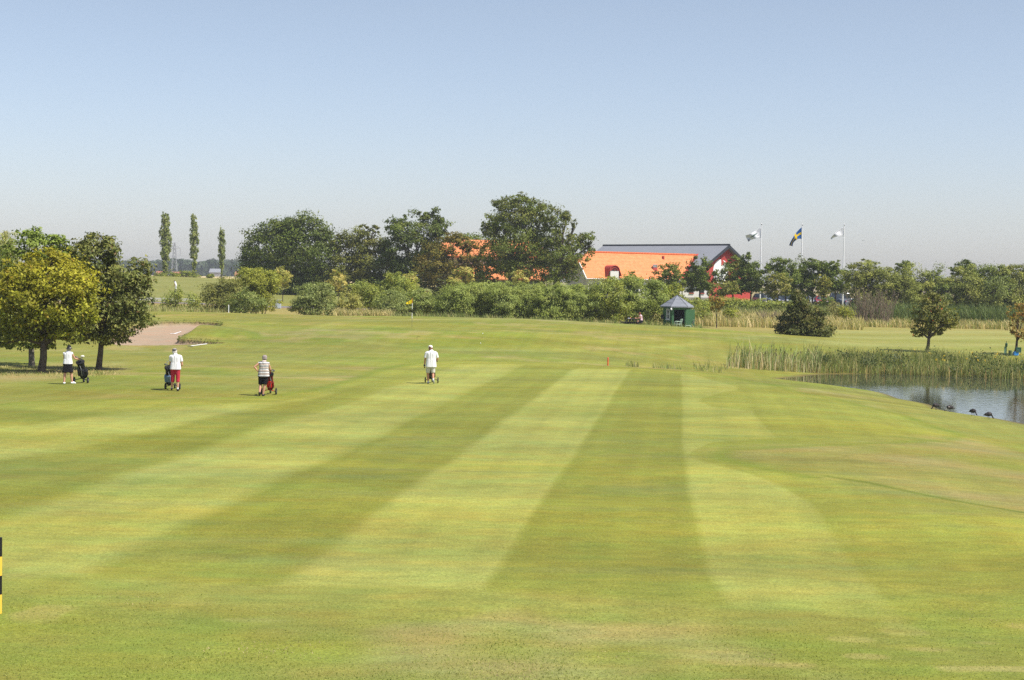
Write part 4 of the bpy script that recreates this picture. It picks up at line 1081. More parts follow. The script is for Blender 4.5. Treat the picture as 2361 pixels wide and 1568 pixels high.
# the emblem on it: a red wedge and loose green grey strokes, as far as the trees leave it visible
mb = MB()
def on(a, z, off=.012): return L(cc_) + gd * a + ZUP * z + fn * off
mb.poly([on(.05, .75), on(.95, 1.35), on(.45, 1.72), on(.05, 1.78)]); mb.build('emblem', REDP, disc)
mb = MB()
for cx_, cz_, r_ in ((-.75, -.1, .34), (-1.05, -.75, .30), (-.2, -.7, .36), (.5, -.2, .40)):
    pts = [on(cx_ + r_ * math.cos(t) * (1 + .2 * math.sin(3 * t)), cz_ + r_ * math.sin(t), .03) for t in np.linspace(.4, 5.6, 12)]
    mb.tube(pts, .05, 4)
mb.build('emblem', mat('emblem_green', (.12, .17, .15), .8), disc)
# low white annex in front
an = on_ground(1590, 239); an.z -= .3
aw, ah = (1632 - 1540) * 239 / F, P(1590, 655, 239).z - an.z
annex = empty('annex', an, math.radians(12), 'low white annex with small dark windows and red sills before the barn', 'building')
mb = MB(); mb.box((0, 2.5, ah / 2 + .3), (aw, 5, ah - .6)); mb.build('wall', WHITE, annex)
mb = MB(); mb.box((0, 2.5, .45), (aw + .08, 5.08, .9)); mb.build('plinth', PLINTH, annex)
mb = MB(); mb.box((0, 2.4, ah + .1), (aw + .5, 5.6, .2)); mb.build('roof', DARKT, annex)
for dx in (-1.9, .25, 1.85):
    mb = MB(); mb.box((dx, -.01, 1.95), (.58, .06, .8)); wf = mb.build('window', GLASS, annex)
    mb = MB(); mb.box((dx, -.05, 1.50), (.74, .14, .10)); mb.build('sill', REDP, wf)
    mb = MB(); mb.box((dx - .32, -.03, 1.95), (.06, .07, .84)); mb.box((dx + .32, -.03, 1.95), (.06, .07, .84)); mb.box((dx, -.03, 2.38), (.7, .07, .06)); mb.build('frame', mat('grey_frame', (.35, .36, .36), .6), wf)
mb = MB(); mb.tube([(-1.1, -.08, .3), (-1.1, -.08, ah)], .045, 6); mb.build('downpipe', mat('pipe', (.40, .36, .32), .5), annex)

# --- clubhouse with a half hipped orange roof
th = math.radians(20); u_ = Vector((math.cos(th), math.sin(th), 0)); nf = Vector((math.sin(th), -math.cos(th), 0))
RL = P(1354, 581, 240); pit = math.radians(39)
sd = (nf * math.cos(pit) - ZUP * math.sin(pit)); pn = u_.cross(sd).normalized()
if pn.z < 0: pn = -pn
RR = rplane(1604, 588, RL, pn); ER = rplane(1568, 645, RL, pn); FE = rplane(1352, 641, RL, pn)
aE, tE = (FE - RL).dot(u_), (FE - RL).dot(sd)
HP = RL + u_ * aE + sd * (tE * .42)
def back(p): w_ = p - RL; return p - nf * (2 * w_.dot(nf))
g0 = gz(FE.x, FE.y) - .4
club = empty('clubhouse', (FE.x, FE.y, g0), 0, 'white clubhouse with a long bright orange tiled roof', 'building')
o0 = Vector((FE.x, FE.y, g0))
mb = MB(); mb.slab([L(RL), L(RR), L(ER), L(FE), L(HP)], .18)
mb.slab([L(RL), L(back(HP)), L(back(FE)), L(back(ER)), L(back(RR))], .18)
mb.slab([L(RL), L(HP), L(back(HP))], .16)
roof = mb.build('roof', ORANGE, club)
mb = MB(); mb.tube([L(RL), L(RR)], .16, 8)
for i in range(70):
    p = L(RL).lerp(L(RR), (i + .5) / 70); mb.tube([p - u_ * .09, p + u_ * .05], [.19, .15], 8)
mb.build('ridge_tiles', mat('ridge_orange', (.62, .15, .045), .8), roof)
mb = MB(); mb.slab([L(RR) + ZUP * .12, L(ER) + ZUP * .12, L(ER) + ZUP * .12 + u_ * .5, L(RR) + ZUP * .22 + u_ * .5], .1); mb.build('flashing', REDP, roof)
# walls set in from the eaves
ins = .45
wa = FE - nf * ins - u_ * -ins; wa.z = FE.z - .2
wb = ER + u_ * 1 - nf * ins; wb.z = wa.z
dep = 2 * (tE * math.cos(pit)) - 2 * ins
mb = MB()
def dn(p): return Vector((p.x, p.y, g0))
wA, wB, wC, wD = wa, wb, wb - nf * dep, wa - nf * dep
hA = Vector((wA.x, wA.y, 0)) - nf * (dep * .22); hD = Vector((wD.x, wD.y, 0)) + nf * (dep * .22)
hz_ = HP.z - .25
V_ = [L(dn(wA)), L(dn(wB)), L(dn(wC)), L(dn(wD)), L(wA), L(wB), L(wC), L(wD), L(Vector((hA.x, hA.y, hz_))), L(Vector((hD.x, hD.y, hz_)))]
mb.add(V_, [(0, 1, 5, 4), (1, 2, 6, 5), (2, 3, 7, 6), (0, 4, 8, 9, 7, 3)]); mb.build('wall', WHITE, club)
for p, q in ((FE, HP), (back(FE), back(HP))):
    mb = MB(); d_ = -u_ * .05
    mb.add([L(p) + d_ + ZUP * .03, L(q) + d_ + ZUP * .03, L(q) + d_ - ZUP * .38, L(p) + d_ - ZUP * .38, L(p) + ZUP * .03 + u_ * .06, L(q) + ZUP * .03 + u_ * .06, L(q) + u_ * .06 - ZUP * .38, L(p) + u_ * .06 - ZUP * .38],
           [(0, 1, 2, 3), (7, 6, 5, 4), (0, 4, 5, 1), (3, 2, 6, 7), (0, 3, 7, 4)])
    mb.build('verge_board', TRIMW, club)
mb = MB(); mb.tube([L(FE) + nf * .07 - ZUP * .1, L(ER) + nf * .07 - ZUP * .1], .08, 6); mb.build('gutter', TRIMW, club)
# entrance recess panel, windows and posts of the front
def front(a, z, off=.03): return L(wA) + u_ * a + Vector((0, 0, z - (wA.z - g0))) + nf * off
def fbox(a, z, w_, h_, d_=.08, off=.02): return (front(a, z, off), (w_, d_, h_))
mb = MB(); c_, s_ = fbox(2.0, 1.7, 3.6, 2.4); mb.box(c_, s_, rz=th); mb.build('recess_shade', mat('shade_wall', (.16, .15, .14), .9), club)  # flat dark panel, stands in for the shade inside the recess
for a in (5.2, 7.4, 9.6, 11.6):
    mb = MB(); c_, s_ = fbox(a, 2.2, 1.0, 1.1); mb.box(c_, s_, rz=th); wf = mb.build('window', GLASS, club)
    mb = MB()
    for da, dz, w_, h_ in ((-.52, 0, .08, 1.2), (.52, 0, .08, 1.2), (0, .58, 1.12, .08), (0, -.58, 1.12, .08), (0, 0, .05, 1.1)):
        c_, s_ = fbox(a + da, 2.2 + dz, w_, h_, .1, .05); mb.box(c_, s_, rz=th)
    mb.build('frame', TRIMW, wf)
for a in (3.9, 6.3): mb = MB(); mb.tube([front(a, .0, .5), front(a, 3.3, .5)], .08, 8); mb.build('post', TRIMW, club)
# barrel dormer
D0 = rplane(1416, 643, RL, pn); dm = MB(); hwid = .72; zt = P(1416, 613, D0.y).z
base_z = D0.z
fr_ = D0 + nf * .1
zc_ = zt - hwid
def dl(a, z, off): return L(Vector((fr_.x, fr_.y, z)) + u_ * a + nf * off)
arc = [(hwid * math.cos(t), zc_ + hwid * math.sin(t)) for t in np.linspace(math.pi, 0, 15)]
mb = MB()
oa = [dl(a * 1.12, zc_ + (z - zc_) * 1.12, .12) for a, z in arc]; ob = [dl(a * 1.12, zc_ + (z - zc_) * 1.12, -3.0) for a, z in arc]
ia = [dl(a, z, .12) for a, z in arc]
mb.add(oa + ob + ia, [(i, i + 1, 15 + i + 1, 15 + i) for i in range(14)] + [(i, 30 + i, 30 + i + 1, i + 1) for i in range(14)])
# red splayed cheeks below the barrel
mb.add([dl(-hwid * 1.12, zc_, .12), dl(-hwid * 1.12, zc_, -3), dl(-hwid * 1.5, zc_ - .75, -1.2), dl(-hwid * 1.5, zc_ - .75, .2)], [(0, 1, 2, 3)])
mb.add([dl(hwid * 1.12, zc_, .12), dl(hwid * 1.12, zc_, -3), dl(hwid * 1.5, zc_ - .75, -1.2), dl(hwid * 1.5, zc_ - .75, .2)], [(3, 2, 1, 0)])
dormer = mb.build('dormer', REDP, club)
mb = MB(); mb.add([dl(a, z, .02) for a, z in arc] + [dl(a, z, -.3) for a, z in arc], [tuple(range(15)), tuple(range(15, 30))[::-1]] + [(i, i + 15, i + 16, i + 1) for i in range(14)]); mb.build('dormer_front', REDD, dormer)
mb = MB(); arc2 = [(.42 * math.cos(t), zc_ + .05 + .42 * math.sin(t)) for t in np.linspace(math.pi, 0, 13)]
mb.add([dl(a, z, .05) for a, z in arc2], [tuple(range(13))]); win = mb.build('window', GLASS, dormer)
mb = MB()
for t in (math.pi * .25, math.pi * .5, math.pi * .75): mb.tube([dl(0, zc_ + .05, .08), dl(.42 * math.cos(t), zc_ + .05 + .42 * math.sin(t), .08)], .03, 4)
mb.tube([dl(a, z, .08) for a, z in arc2], .035, 4); mb.build('glazing_bar', REDP, win)
mb = MB(); mb.add([dl(-hwid * .9, zc_ - .02, .03), dl(hwid * .9, zc_ - .02, .03), dl(hwid * .9, base_z - .5, .03), dl(-hwid * .9, base_z - .5, .03), dl(-hwid * .9, zc_ - .02, -1.2), dl(hwid * .9, zc_ - .02, -1.2), dl(hwid * .9, base_z - .5, -1.2), dl(-hwid * .9, base_z - .5, -1.2)],
                  [(0, 1, 2, 3), (0, 4, 5, 1), (0, 3, 7, 4), (1, 5, 6, 2)]); mb.build('dormer_wall', WHITE, dormer)
# small chimney vent and roof hatch
C0 = rplane(1511, 622, RL, pn)
mb = MB(); mb.add([L(C0) + Vector(v) for v in ((-.32, -.2, -.1), (.32, -.2, -.1), (.32, .5, -.1), (-.32, .5, -.1), (-.3, -.05, .35), (.22, -.05, .35), (.22, .45, .35), (-.3, .45, .35))], [(0, 1, 5, 4), (1, 2, 6, 5), (2, 3, 7, 6), (3, 0, 4, 7), (4, 5, 6, 7)])
vent = mb.build('roof_vent', REDP, club)
mb = MB(); mb.box(L(C0) + Vector((-.02, .2, .55)), (.62, .55, .42)); mb.build('vent_cap', mat('zinc', (.40, .41, .43), .5, .4, metal=.2), vent)
H0 = rplane(1529, 595, RL, pn)
mb = MB(); mb.box(L(H0) + pn * .06, (.18, .5, .5), rz=.3); mb.build('roof_hatch', REDP, club)

# --- white house with orange roofs behind the big trees
hg = on_ground(1150, 246); hg.z -= .3
o0 = hg
house = empty('house', hg, 0, 'white house with stacked orange roofs half hidden behind the big trees', 'building')
def hp(x, y, Y): return L(P(x, y, Y))
xa, xb = 1000, 1262
zr, ze, zl, zl2 = P(1150, 554, 250).z, P(1150, 592, 246).z, P(1150, 612, 246).z, P(1150, 644, 242.8).z
Xa, Xb = P(xa, 600, 246).x, P(xb, 600, 246).x
mb = MB()
mb.slab([L((Xa, 246, ze)), L((Xb + .3, 246, ze)), L((Xb - 1.4, 250, zr)), L((Xa + 1.4, 250, zr))], .18)
mb.slab([L((Xa, 254, ze)), L((Xb + .3, 254, ze)), L((Xb - 1.4, 250, zr)), L((Xa + 1.4, 250, zr))], .18)
mb.slab([L((Xb + .3, 246, ze)), L((Xb + .3, 254, ze)), L((Xb - 1.4, 250, zr))], .16)
mb.slab([L((Xa, 246, ze)), L((Xa, 254, ze)), L((Xa + 1.4, 250, zr))], .16)
mb.build('roof', ORANGE, house)
mb = MB(); mb.slab([L((Xa + 3, 242.8, zl2)), L((Xb + .3, 242.8, zl2)), L((Xb + .3, 246.4, zl)), L((Xa + 3, 246.4, zl))], .18); mb.build('porch_roof', ORANGE, house)
mb = MB(); mb.box(((Xa + Xb) / 2 - hg.x, 250 - hg.y, (ze - hg.z) / 2), (Xb - Xa - .6, 7.0, ze - hg.z)); mb.build('wall', WHITE, house)
mb = MB(); mb.box(((Xa + 3.5 + Xb) / 2 - hg.x, 244.9 - hg.y, (zl2 - hg.z) / 2), (Xb - Xa - 4.2, 3.0, zl2 - hg.z)); mb.build('porch', GREYW, house)
for i in range(7):
    x = Xa + 1.6 + i * 2.3
    mb = MB(); mb.box((x - hg.x, 246.44 - hg.y, (ze + zl) / 2 - hg.z), (.8, .06, .8)); mb.build('window', GLASS, house)
mb = MB(); mb.box((Xb - 1.6 - hg.x, 243.36 - hg.y, 1.5), (1.6, .08, 2.4)); mb.build('door', mat('grey_door', (.36, .40, .44), .6), house)

# --- green hexagonal starter hut
hc = on_ground(1560, 150.2)
hut = empty('hut', hc, math.radians(3), 'small green hexagonal hut with a grey pointed roof and open door', 'hut')
GRN = mat('green_boards', (.050, .135, .055), .7, .25, noise=.06, nscale=4)
GRN2 = mat('green_door_paint', (.060, .155, .065), .65, .3, noise=.05, nscale=4)
Rw, Rr, He, Ha = 1.22, 1.56, 2.12, 3.16
hexa = [math.radians(-120 + 60 * i) for i in range(6)]     # first two corners span the front
cw = [Vector((Rw * math.cos(a), Rw * math.sin(a), 0)) for a in hexa]
for i in range(6):
    a_, b_ = cw[i], cw[(i + 1) % 6]; d_ = (b_ - a_); t_ = d_.normalized(); nrm_ = Vector((t_.y, -t_.x, 0))
    mb = MB(); ang = math.atan2(t_.y, t_.x); mid = (a_ + b_) / 2; Lw = d_.length
    if i == 0:
        mb.box(mid + Vector((0, 0, 1.98)), (Lw, .07, .28), rz=ang)                       # over the opening
        mb.box(a_ + t_ * .09 + Vector((0, 0, .92)), (.18, .075, 1.84), rz=ang)
        mb.box(b_ - t_ * .05 + Vector((0, 0, .92)), (.10, .075, 1.84), rz=ang)
        mb.build('front_wall', GRN2, hut)
    else:
        mb.box(mid + Vector((0, 0, He / 2)), (Lw - .02, .06, He), rz=ang)
        for k in range(10): mb.box(mid + nrm_ * .033 + Vector((0, 0, .11 + k * .21)), (Lw - .06, .012, .012), rz=ang)
        mb.build('wall', GRN, hut)
    if i == 5:
        mb = MB(); wc = mid + nrm_ * .045 + Vector((0, 0, 1.42)) + t_ * .12
        mb.box(wc, (.42, .02, .84), rz=ang); wn = mb.build('window', GLASS, hut)
        mb = MB()
        for da, dz, w_, h_ in ((-.22, 0, .06, .94), (.22, 0, .06, .94), (0, .45, .5, .06), (0, -.45, .5, .06), (0, 0, .04, .9), (0, 0, .42, .04)):
            mb.box(wc + nrm_ * .02 + t_ * da + Vector((0, 0, dz)), (w_, .04, h_), rz=ang)
        mb.build('frame', TRIMW, wn)
        mb = MB(); mb.box(wc + nrm_ * .05 + Vector((0, 0, -.52)), (.58, .10, .05), rz=ang); mb.build('sill', TRIMW, wn)
mb = MB(); q_ = [Vector((v.x * .93, v.y * .93, 0)) for v in cw]
for i in range(1, 6):
    a_, b_ = q_[i], q_[(i + 1) % 6]; mb.add([a_, b_, b_ + Vector((0, 0, He - .03)), a_ + Vector((0, 0, He - .03))], [(3, 2, 1, 0)])
mb.add([q_[k] + Vector((0, 0, He - .035)) for k in range(6)] + [q_[k] + Vector((0, 0, .03)) for k in range(6)], [tuple(range(6)), tuple(range(6, 12))])
mb.build('darkening_lining', mat('dark_lining', (.012, .014, .013), .95, .05), hut)  # near-black lining, added so the open doorway looks dark
# corner boards, floor, door leaf swung outwards to the right
for p in cw: mb = MB(); mb.tube([p, p + Vector((0, 0, He - .01))], .045, 6); mb.build('corner_post', GRN2, hut)
mb = MB(); mb.lathe((0, 0, -.05), [(Rw + .02, -.25), (Rw + .02, .06)], 6); fl = mb.build('hut_floor', mat('hut_floor', (.10, .09, .07), .9), hut); fl.rotation_euler.z = 0
dl0 = cw[1] + Vector((0, -.05, 0))
mb = MB(); mb.box(dl0 + Vector((.42, -.02, .94)), (.86, .05, 1.84), rz=math.radians(4)); door = mb.build('door', GRN2, hut, bevel=.006)
mb = MB(); mb.tube([dl0 + Vector((.76, -.05, .95)), dl0 + Vector((.76, -.11, .95)), dl0 + Vector((.66, -.11, .95))], .014, 6); mb.box(dl0 + Vector((.76, -.045, .80)), (.05, .02, .16)); mb.box(dl0 + Vector((.70, -.05, .66)), (.12, .03, .05)); mb.build('handle', mat('steel', (.35, .35, .34), .35, .5, metal=.7), door)
mb = MB(); ap = Vector((0, 0, Ha)); ce = [Vector((Rr * math.cos(a), Rr * math.sin(a), He + .02)) for a in hexa]
vv = [ap] + ce + [c - Vector((0, 0, .10)) for c in ce] + [Vector((0, 0, He - .02))]
mb.add(vv, [(0, 1 + i, 1 + (i + 1) % 6) for i in range(6)] + [(1 + i, 7 + i, 7 + (i + 1) % 6, 1 + (i + 1) % 6) for i in range(6)] + [(13, 7 + (i + 1) % 6, 7 + i) for i in range(6)])
hr = mb.build('roof', mat('felt_roof', (.20, .215, .24), .85, .2, noise=.08, nscale=6), hut)
mb = MB()
for c in ce: mb.tube([ap + Vector((0, 0, .01)), c + Vector((0, 0, .01))], .016, 5)
for fr2 in (.38, .70):
    q = [ap.lerp(c, fr2) + Vector((0, 0, .006)) for c in ce]
    mb.tube(q + [q[0]], .009, 4)
mb.build('roof_seam', DARKT, hr)
mb = MB(); mb.tube([cw[0] + Vector((0, 0, 1.98)), cw[0] + Vector((-.10, -.22, 2.0))], .02, 6); mb.lathe(cw[0] + Vector((-.12, -.27, 1.90)), [(.09, -.09), (.09, .02), (.03, .10)], 10); mb.build('outdoor_lamp', TRIMW, hut)
mb = MB(); mb.box(Vector((-Rw - .12, -.1, 1.15)), (.22, .25, .40)); mb.build('letter_box', mat('black_box', (.02, .02, .025), .5), hut)

# ------------------------------------------------------------------ garden chairs, picnic table
PLG = mat('plastic_pale_green', (.42, .54, .42), .4, .4)
def plastic_chair(loc, rz, label):
    r = empty('garden_chair', loc, rz, label, 'chair')
    mb = MB(); mb.box((0, 0, .42), (.46, .44, .03)); mb.build('seat', PLG, r, bevel=.01)
    mb = MB()
    for k in range(5): mb.box((-.16 + .08 * k, .26 + .0, .66), (.045, .025, .40), M=Matrix.Rotation(-.25, 3, 'X'))
    mb.tube([(-.23, .22, .42), (-.25, .34, .82), (-.15, .37, .88), (.15, .37, .88), (.25, .34, .82), (.23, .22, .42)], .022, 8); mb.build('backrest', PLG, r)
    for sx_ in (-1, 1):
        mb = MB(); mb.tube([(sx_ * .27, -.22, .0), (sx_ * .26, -.20, .62), (sx_ * .27, -.10, .66), (sx_ * .27, .26, .66)], .022, 8); mb.build('arm', PLG, r)
        mb = MB(); mb.tube([(sx_ * .27, .32, 0), (sx_ * .25, .24, .42)], .022, 8); mb.build('leg', PLG, r)
    return r
c = on_ground(1563, 146.5); plastic_chair(c, math.radians(-75), 'pale green plastic garden chair in front of the hut opening')
c = on_ground(1586, 146.6)
st_ = empty('plastic_stool', c, .1, 'low pale green plastic stool beside the garden chair', 'stool')
mb = MB(); mb.box((0, 0, .34), (.50, .40, .035)); mb.build('seat', PLG, st_, bevel=.01)
for a in (-1, 1):
    for d in (-1, 1):
        mb = MB(); mb.tube([(a * .29, d * .2, 0), (a * .22, d * .16, .33)], .022, 6); mb.build('leg', PLG, st_)
DW = mat('dark_wood', (.035, .032, .035), .7, .2, noise=.2, nscale=5)
c = on_ground(1456, 147.2)
pt = empty('picnic_table', c, math.radians(8), 'dark wooden picnic table with attached benches beside the willow hedge', 'table')
mb = MB()
for k in range(5): mb.box((-.30 + .15 * k, 0, .74), (.135, 1.75, .04))
mb.build('tabletop', DW, pt)
for sx_ in (-1, 1):
    mb = MB()
    for k in (0, 1): mb.box((sx_ * (.66 + .15 * k), 0, .44), (.135, 1.75, .04))
    mb.build('bench', DW, pt)
for sy_ in (-1, 1):
    for sx_ in (-1, 1):
        mb = MB(); mb.tube([(sx_ * .62, sy_ * .6, 0), (sx_ * .22, sy_ * .6, .72)], .05, 4); mb.build('leg', DW, pt)
    mb = MB(); mb.box((0, sy_ * .6 + .05, .40), (1.6, .04, .10)); mb.build('crossbar', DW, pt)

# ------------------------------------------------------------------ flagpoles and flags
WP = mat('white_paint', (.82, .82, .82), .35, .4)
FW = mat('flag_white', (.80, .80, .82), .8, .1); FB = mat('flag_blue', (.012, .10, .33), .8, .1); FY = mat('flag_yellow', (.75, .50, .012), .8, .1); FG = mat('flag_green', (.055, .12, .08), .8, .1); FGR = mat('flag_grey', (.22, .22, .24), .8, .1)
def flagpole(xb, xt, yt, Y, label):
    g = on_ground(xb, Y); h = P(xt, yt, Y).z - g.z
    r = empty('flagpole', g, 0, label, 'flagpole')
    mb = MB(); mb.tube([(0, 0, -.1), (0, 0, h * .5), (0, 0, h)], [.11, .09, .055], 12); mb.build('pole', WP, r, smooth=True)
    mb = MB(); mb.lathe((0, 0, h), [(.05, 0), (.085, .02), (.085, .06), (.05, .08)], 10); mb.build('collar', mat('dark_metal', (.06, .07, .07), .5, .5), r)
    mb = MB(); mb.lathe((0, 0, h + .15), [(.02, -.08), (.075, -.04), (.085, .02), (.05, .08), (.01, .1)], 10); mb.build('finial', WP, r)
    return g, h
def flag(label, g, ztop, Y, top, bot, colour, logo=None):
    "top/bot: three control points (dx, dy) in photo pixels from the hoist top"
    k = Y / F; n, m = 28, 18
    def bz(c, t): return tuple((1 - t) ** 2 * c[0][i] + 2 * t * (1 - t) * c[1][i] + t * t * c[2][i] for i in (0, 1))
    vs = []; fs = []; mi = []
    for i in range(n + 1):
        t = i / n; a = bz(top, t); b_ = bz(bot, t)
        for j in range(m + 1):
            s = j / m
            x = (a[0] * (1 - s) + b_[0] * s) * k; z = (a[1] * (1 - s) + b_[1] * s) * k
            y = .20 * t ** .6 * math.sin(t * 7.5 + s * 2.2) + .35 * t * t
            vs.append((x, y, z + .03 * math.sin(t * 9) * s))
    mats = [FW, FB, FY, FG, FGR]
    for i in range(n):
        for j in range(m):
            q = i * (m + 1) + j
            fs.append((q, q + m + 1, q + m + 2, q + 1)); mi.append(colour((i + .5) / n, (j + .5) / m))
    root = empty('flag', (g.x - .1, g.y, ztop), 0, label, 'flag')
    mb = MB()
    for f_, c_ in zip(fs, mi): pass
    me = bpy.data.meshes.new('cloth'); me.from_pydata(vs, [], fs); me.polygons.foreach_set('material_index', mi)
    ob = link('cloth', me, mats, root, True)
    md = ob.modifiers.new('s', 'SOLIDIFY'); md.thickness = .01
def swe(t, s): return 2 if (.33 < t < .47 or .40 < s < .60) else 1
def leafy(t, s):
    d = (t - .42) * 1.6 + (s - .50) * .0; q = (s - .48)
    w_ = .13 - .30 * abs(t - .45) + .03 * math.sin(t * 90)
    if .22 < t < .70 and abs(q - (t - .45) * .35) < w_: return 3
    if (abs(t - .17) < .02 and .2 < s < .32) or (abs(s - .72) < .03 and .12 < t < .24): return 4
    if t > .86 and s > .72: return 4
    return 0
def scrib(t, s):
    if abs(s - .17 - .05 * math.sin(t * 14)) < .05 and .2 < t < .72: return 4
    if abs(t - .6 + (s - .4) * .2) < .025 and .1 < s < .6: return 4
    if abs(s - .82) < .025 and .22 < t < .38: return 4
    return 0
g, h = flagpole(1752, 1757.5, 518.5, 232, 'white flagpole at the right corner of the red barn')
flag('white flag with a dark green leaf emblem blowing from the pole at the barn', g, P(1757, 523, 232).z, 232, [(0, 0), (-22, -18), (-34, -20)], [(0, -26), (-14, -24), (-27, -35)], leafy)
g, h = flagpole(1846, 1850, 520, 232, 'white flagpole in the middle carrying the blue and yellow flag')
flag('blue flag with a yellow cross drooping from the middle flagpole', g, P(1850, 524, 232).z, 232, [(0, 0), (-22, -20), (-26.5, -42)], [(0, -27), (-17, -25), (-19, -44)], swe)
g, h = flagpole(1942.5, 1947, 520, 232, 'white flagpole nearest the right willows')
flag('white flag with thin grey writing strokes folding from the pole nearest the willows', g, P(1947, 523, 232).z, 232, [(0, 0), (-22, -14), (-28, -27)], [(0, -21.5), (-22, -20), (-25, -30)], scrib)

# golf flagstick
g = on_ground(949.7, 118)
fs_ = empty('golf_flagstick', g, 0, 'golf flagstick banded white and black with a yellow flag on the green', 'flagstick')
zt = P(950, 687.4, 118).z - g.z
def zpx(y): return P(950, y, 118).z - g.z
BLK = mat('black_paint', (.012, .012, .014), .5, .3); YEL = mat('yellow_cloth', (.80, .60, .02), .8, .1)
for a, b_, m_, nm, r_ in ((zpx(756), zpx(734.5), mat('thin_rod', (.16, .15, .10), .5), 'rod', .010), (zpx(734.5), zpx(721), WP, 'white_band', .020), (zpx(721), zpx(712.5), BLK, 'black_band', .021), (zpx(712.5), zpx(699), WP, 'white_band', .020), (zpx(699), zt, mat('orange_tip', (.55, .22, .03), .5), 'sleeve', .019)):
    mb = MB(); mb.tube([(0, 0, min(a, b_) if a > 0 else -.02), (0, 0, max(a, b_))], r_, 8); mb.build(nm, m_, fs_)
k = 118 / F
vs = []; n, m = 14, 8
for i in range(n + 1):
    t = i / n
    for j in range(m + 1):
        s = j / m
        tx_, ty_ = -15 * t, -9.3 * t ** .9; bx_, by_ = -13.6 * t, -10.6 - 1.9 * t
        vs.append(((tx_ * (1 - s) + bx_ * s) * k, .04 * math.sin(t * 5) * t, (ty_ * (1 - s) + by_ * s) * k))
fs2 = [(i * (m + 1) + j, (i + 1) * (m + 1) + j, (i + 1) * (m + 1) + j + 1, i * (m + 1) + j + 1) for i in range(n) for j in range(m)]
me = bpy.data.meshes.new('cloth'); me.from_pydata([(x, y, z + zpx(689.5)) for x, y, z in vs], [], fs2)
cl = link('cloth', me, YEL, fs_, True); md = cl.modifiers.new('s', 'SOLIDIFY'); md.thickness = .004
cu = bpy.data.curves.new('t', 'FONT'); cu.body = '9'; cu.size = .20; cu.extrude = .001; cu.align_x = 'CENTER'; cu.align_y = 'CENTER'
tmp = bpy.data.objects.new('t', cu); COL.objects.link(tmp); bpy.context.view_layer.update()
me = bpy.data.meshes.new_from_object(tmp.evaluated_get(bpy.context.evaluated_depsgraph_get())); bpy.data.objects.remove(tmp)
me.transform(Matrix.Translation((-8.2 * k, -.012, zpx(689.5) - 8.4 * k)) @ Matrix.Rotation(math.radians(90), 4, 'X'))
link('number', me, BLK, cl)
# balls, bent wire, stakes
GB = mat('ball_white', (.85, .85, .85), .4)
for x, y, lb in ((1113, 770, 'white golf ball on the green right of the flagstick, the farther one'), (1108, 793, 'white golf ball on the front edge of the green, the nearer one')):
    X, Y = hit(x, y); mb = MB(); mb.lathe((X, Y, gz(X, Y) + .03), [(.006, -.03), (.02, -.022), (.03, 0), (.02, .022), (.006, .03)], 10)
    tag(mb.build('golf_ball', GB, smooth=True), lb, 'golf ball', 'golf balls on the green')
X, Y = hit(962, 785); mb = MB(); z = gz(X, Y); mb.tube([(X, Y, z), (X - .03, Y, z + .18), (X, Y, z + .24), (X + .20, Y, z + .25)], .009, 5)
tag(mb.build('bent_wire', mat('rust_dark', (.08, .06, .04), .8)), 'short bent dark wire standing in the green', 'wire')
def stake(x, Y, h, colr, label, lean=0, r=.036):
    g = on_ground(x, Y); mb = MB()
    mb.tube([(0, 0, -.05), (lean, 0, h)], [r, r], 10); mb.lathe((lean, 0, h), [(r, 0), (r * .7, .02), (.003, .03)], 10)
    o = mb.build('marker_stake', colr, smooth=True); o.location = g; return tag(o, label, 'stake')
stake(1401.5, 96.4, .46, mat('red_stake', (.75, .07, .03), .5), 'red marker stake at the front edge of the green')
stake(527, 144.5, .72, WP, 'white marker stake on the rise above the sand bunker')
stake(1587.5, 155, .66, WP, 'white marker stake just right of the green hut', lean=.03)
# banded post at the left edge
g = hit(-2, 1420, 0.0); g = Vector((g[0], g[1], gz(g[0], g[1])))
mp_ = empty('banded_post', g, 0, 'black and yellow banded post at the left edge of the rough', 'post')
YP = mat('yellow_paint', (.80, .50, .06), .45, .4)
for i, (m_, nm) in enumerate(((YP, 'yellow_band'), (BLK, 'black_band'), (YP, 'yellow_band'), (BLK, 'black_band'))):
    mb = MB(); mb.tube([(0, 0, i * .263 - (.1 if i == 0 else 0)), (0, 0, (i + 1) * .263)], .037, 16); mb.build(nm, m_, mp_, smooth=True)

# rakes in the bunker
for a_, b_, lb in (((401, 771.5), (417, 767), 'white bunker rake lying in the middle of the sand'), ((439, 801), (477, 795), 'white bunker rake lying along the front edge of the sand')):
    p0 = hit(*a_); p1 = hit(*b_); v0 = Vector((p0[0], p0[1], gz(*p0) + .05)); v1 = Vector((p1[0], p1[1], gz(*p1) + .05))
    d_ = (v1 - v0); v1 = v0 + d_.normalized() * min(max(d_.length, 1.3), 1.8); v1.z = gz(v1.x, v1.y) + .05
    r = empty('bunker_rake', v0, 0, lb, 'rake'); d_ = (v1 - v0); pr = d_.cross(ZUP).normalized()
    mb = MB(); mb.tube([(0, 0, 0), d_], .024, 6); mb.build('handle', WP, r)
    mb = MB(); mb.tube([-pr * .28, pr * .28], .02, 6)
    for k in range(9): mb.tube([pr * (-.26 + .065 * k), pr * (-.26 + .065 * k) - ZUP * .05], .006, 4)
    mb.build('rake_head', WP if 'middle' in lb else mat('grey_plastic', (.3, .3, .3), .5), r)

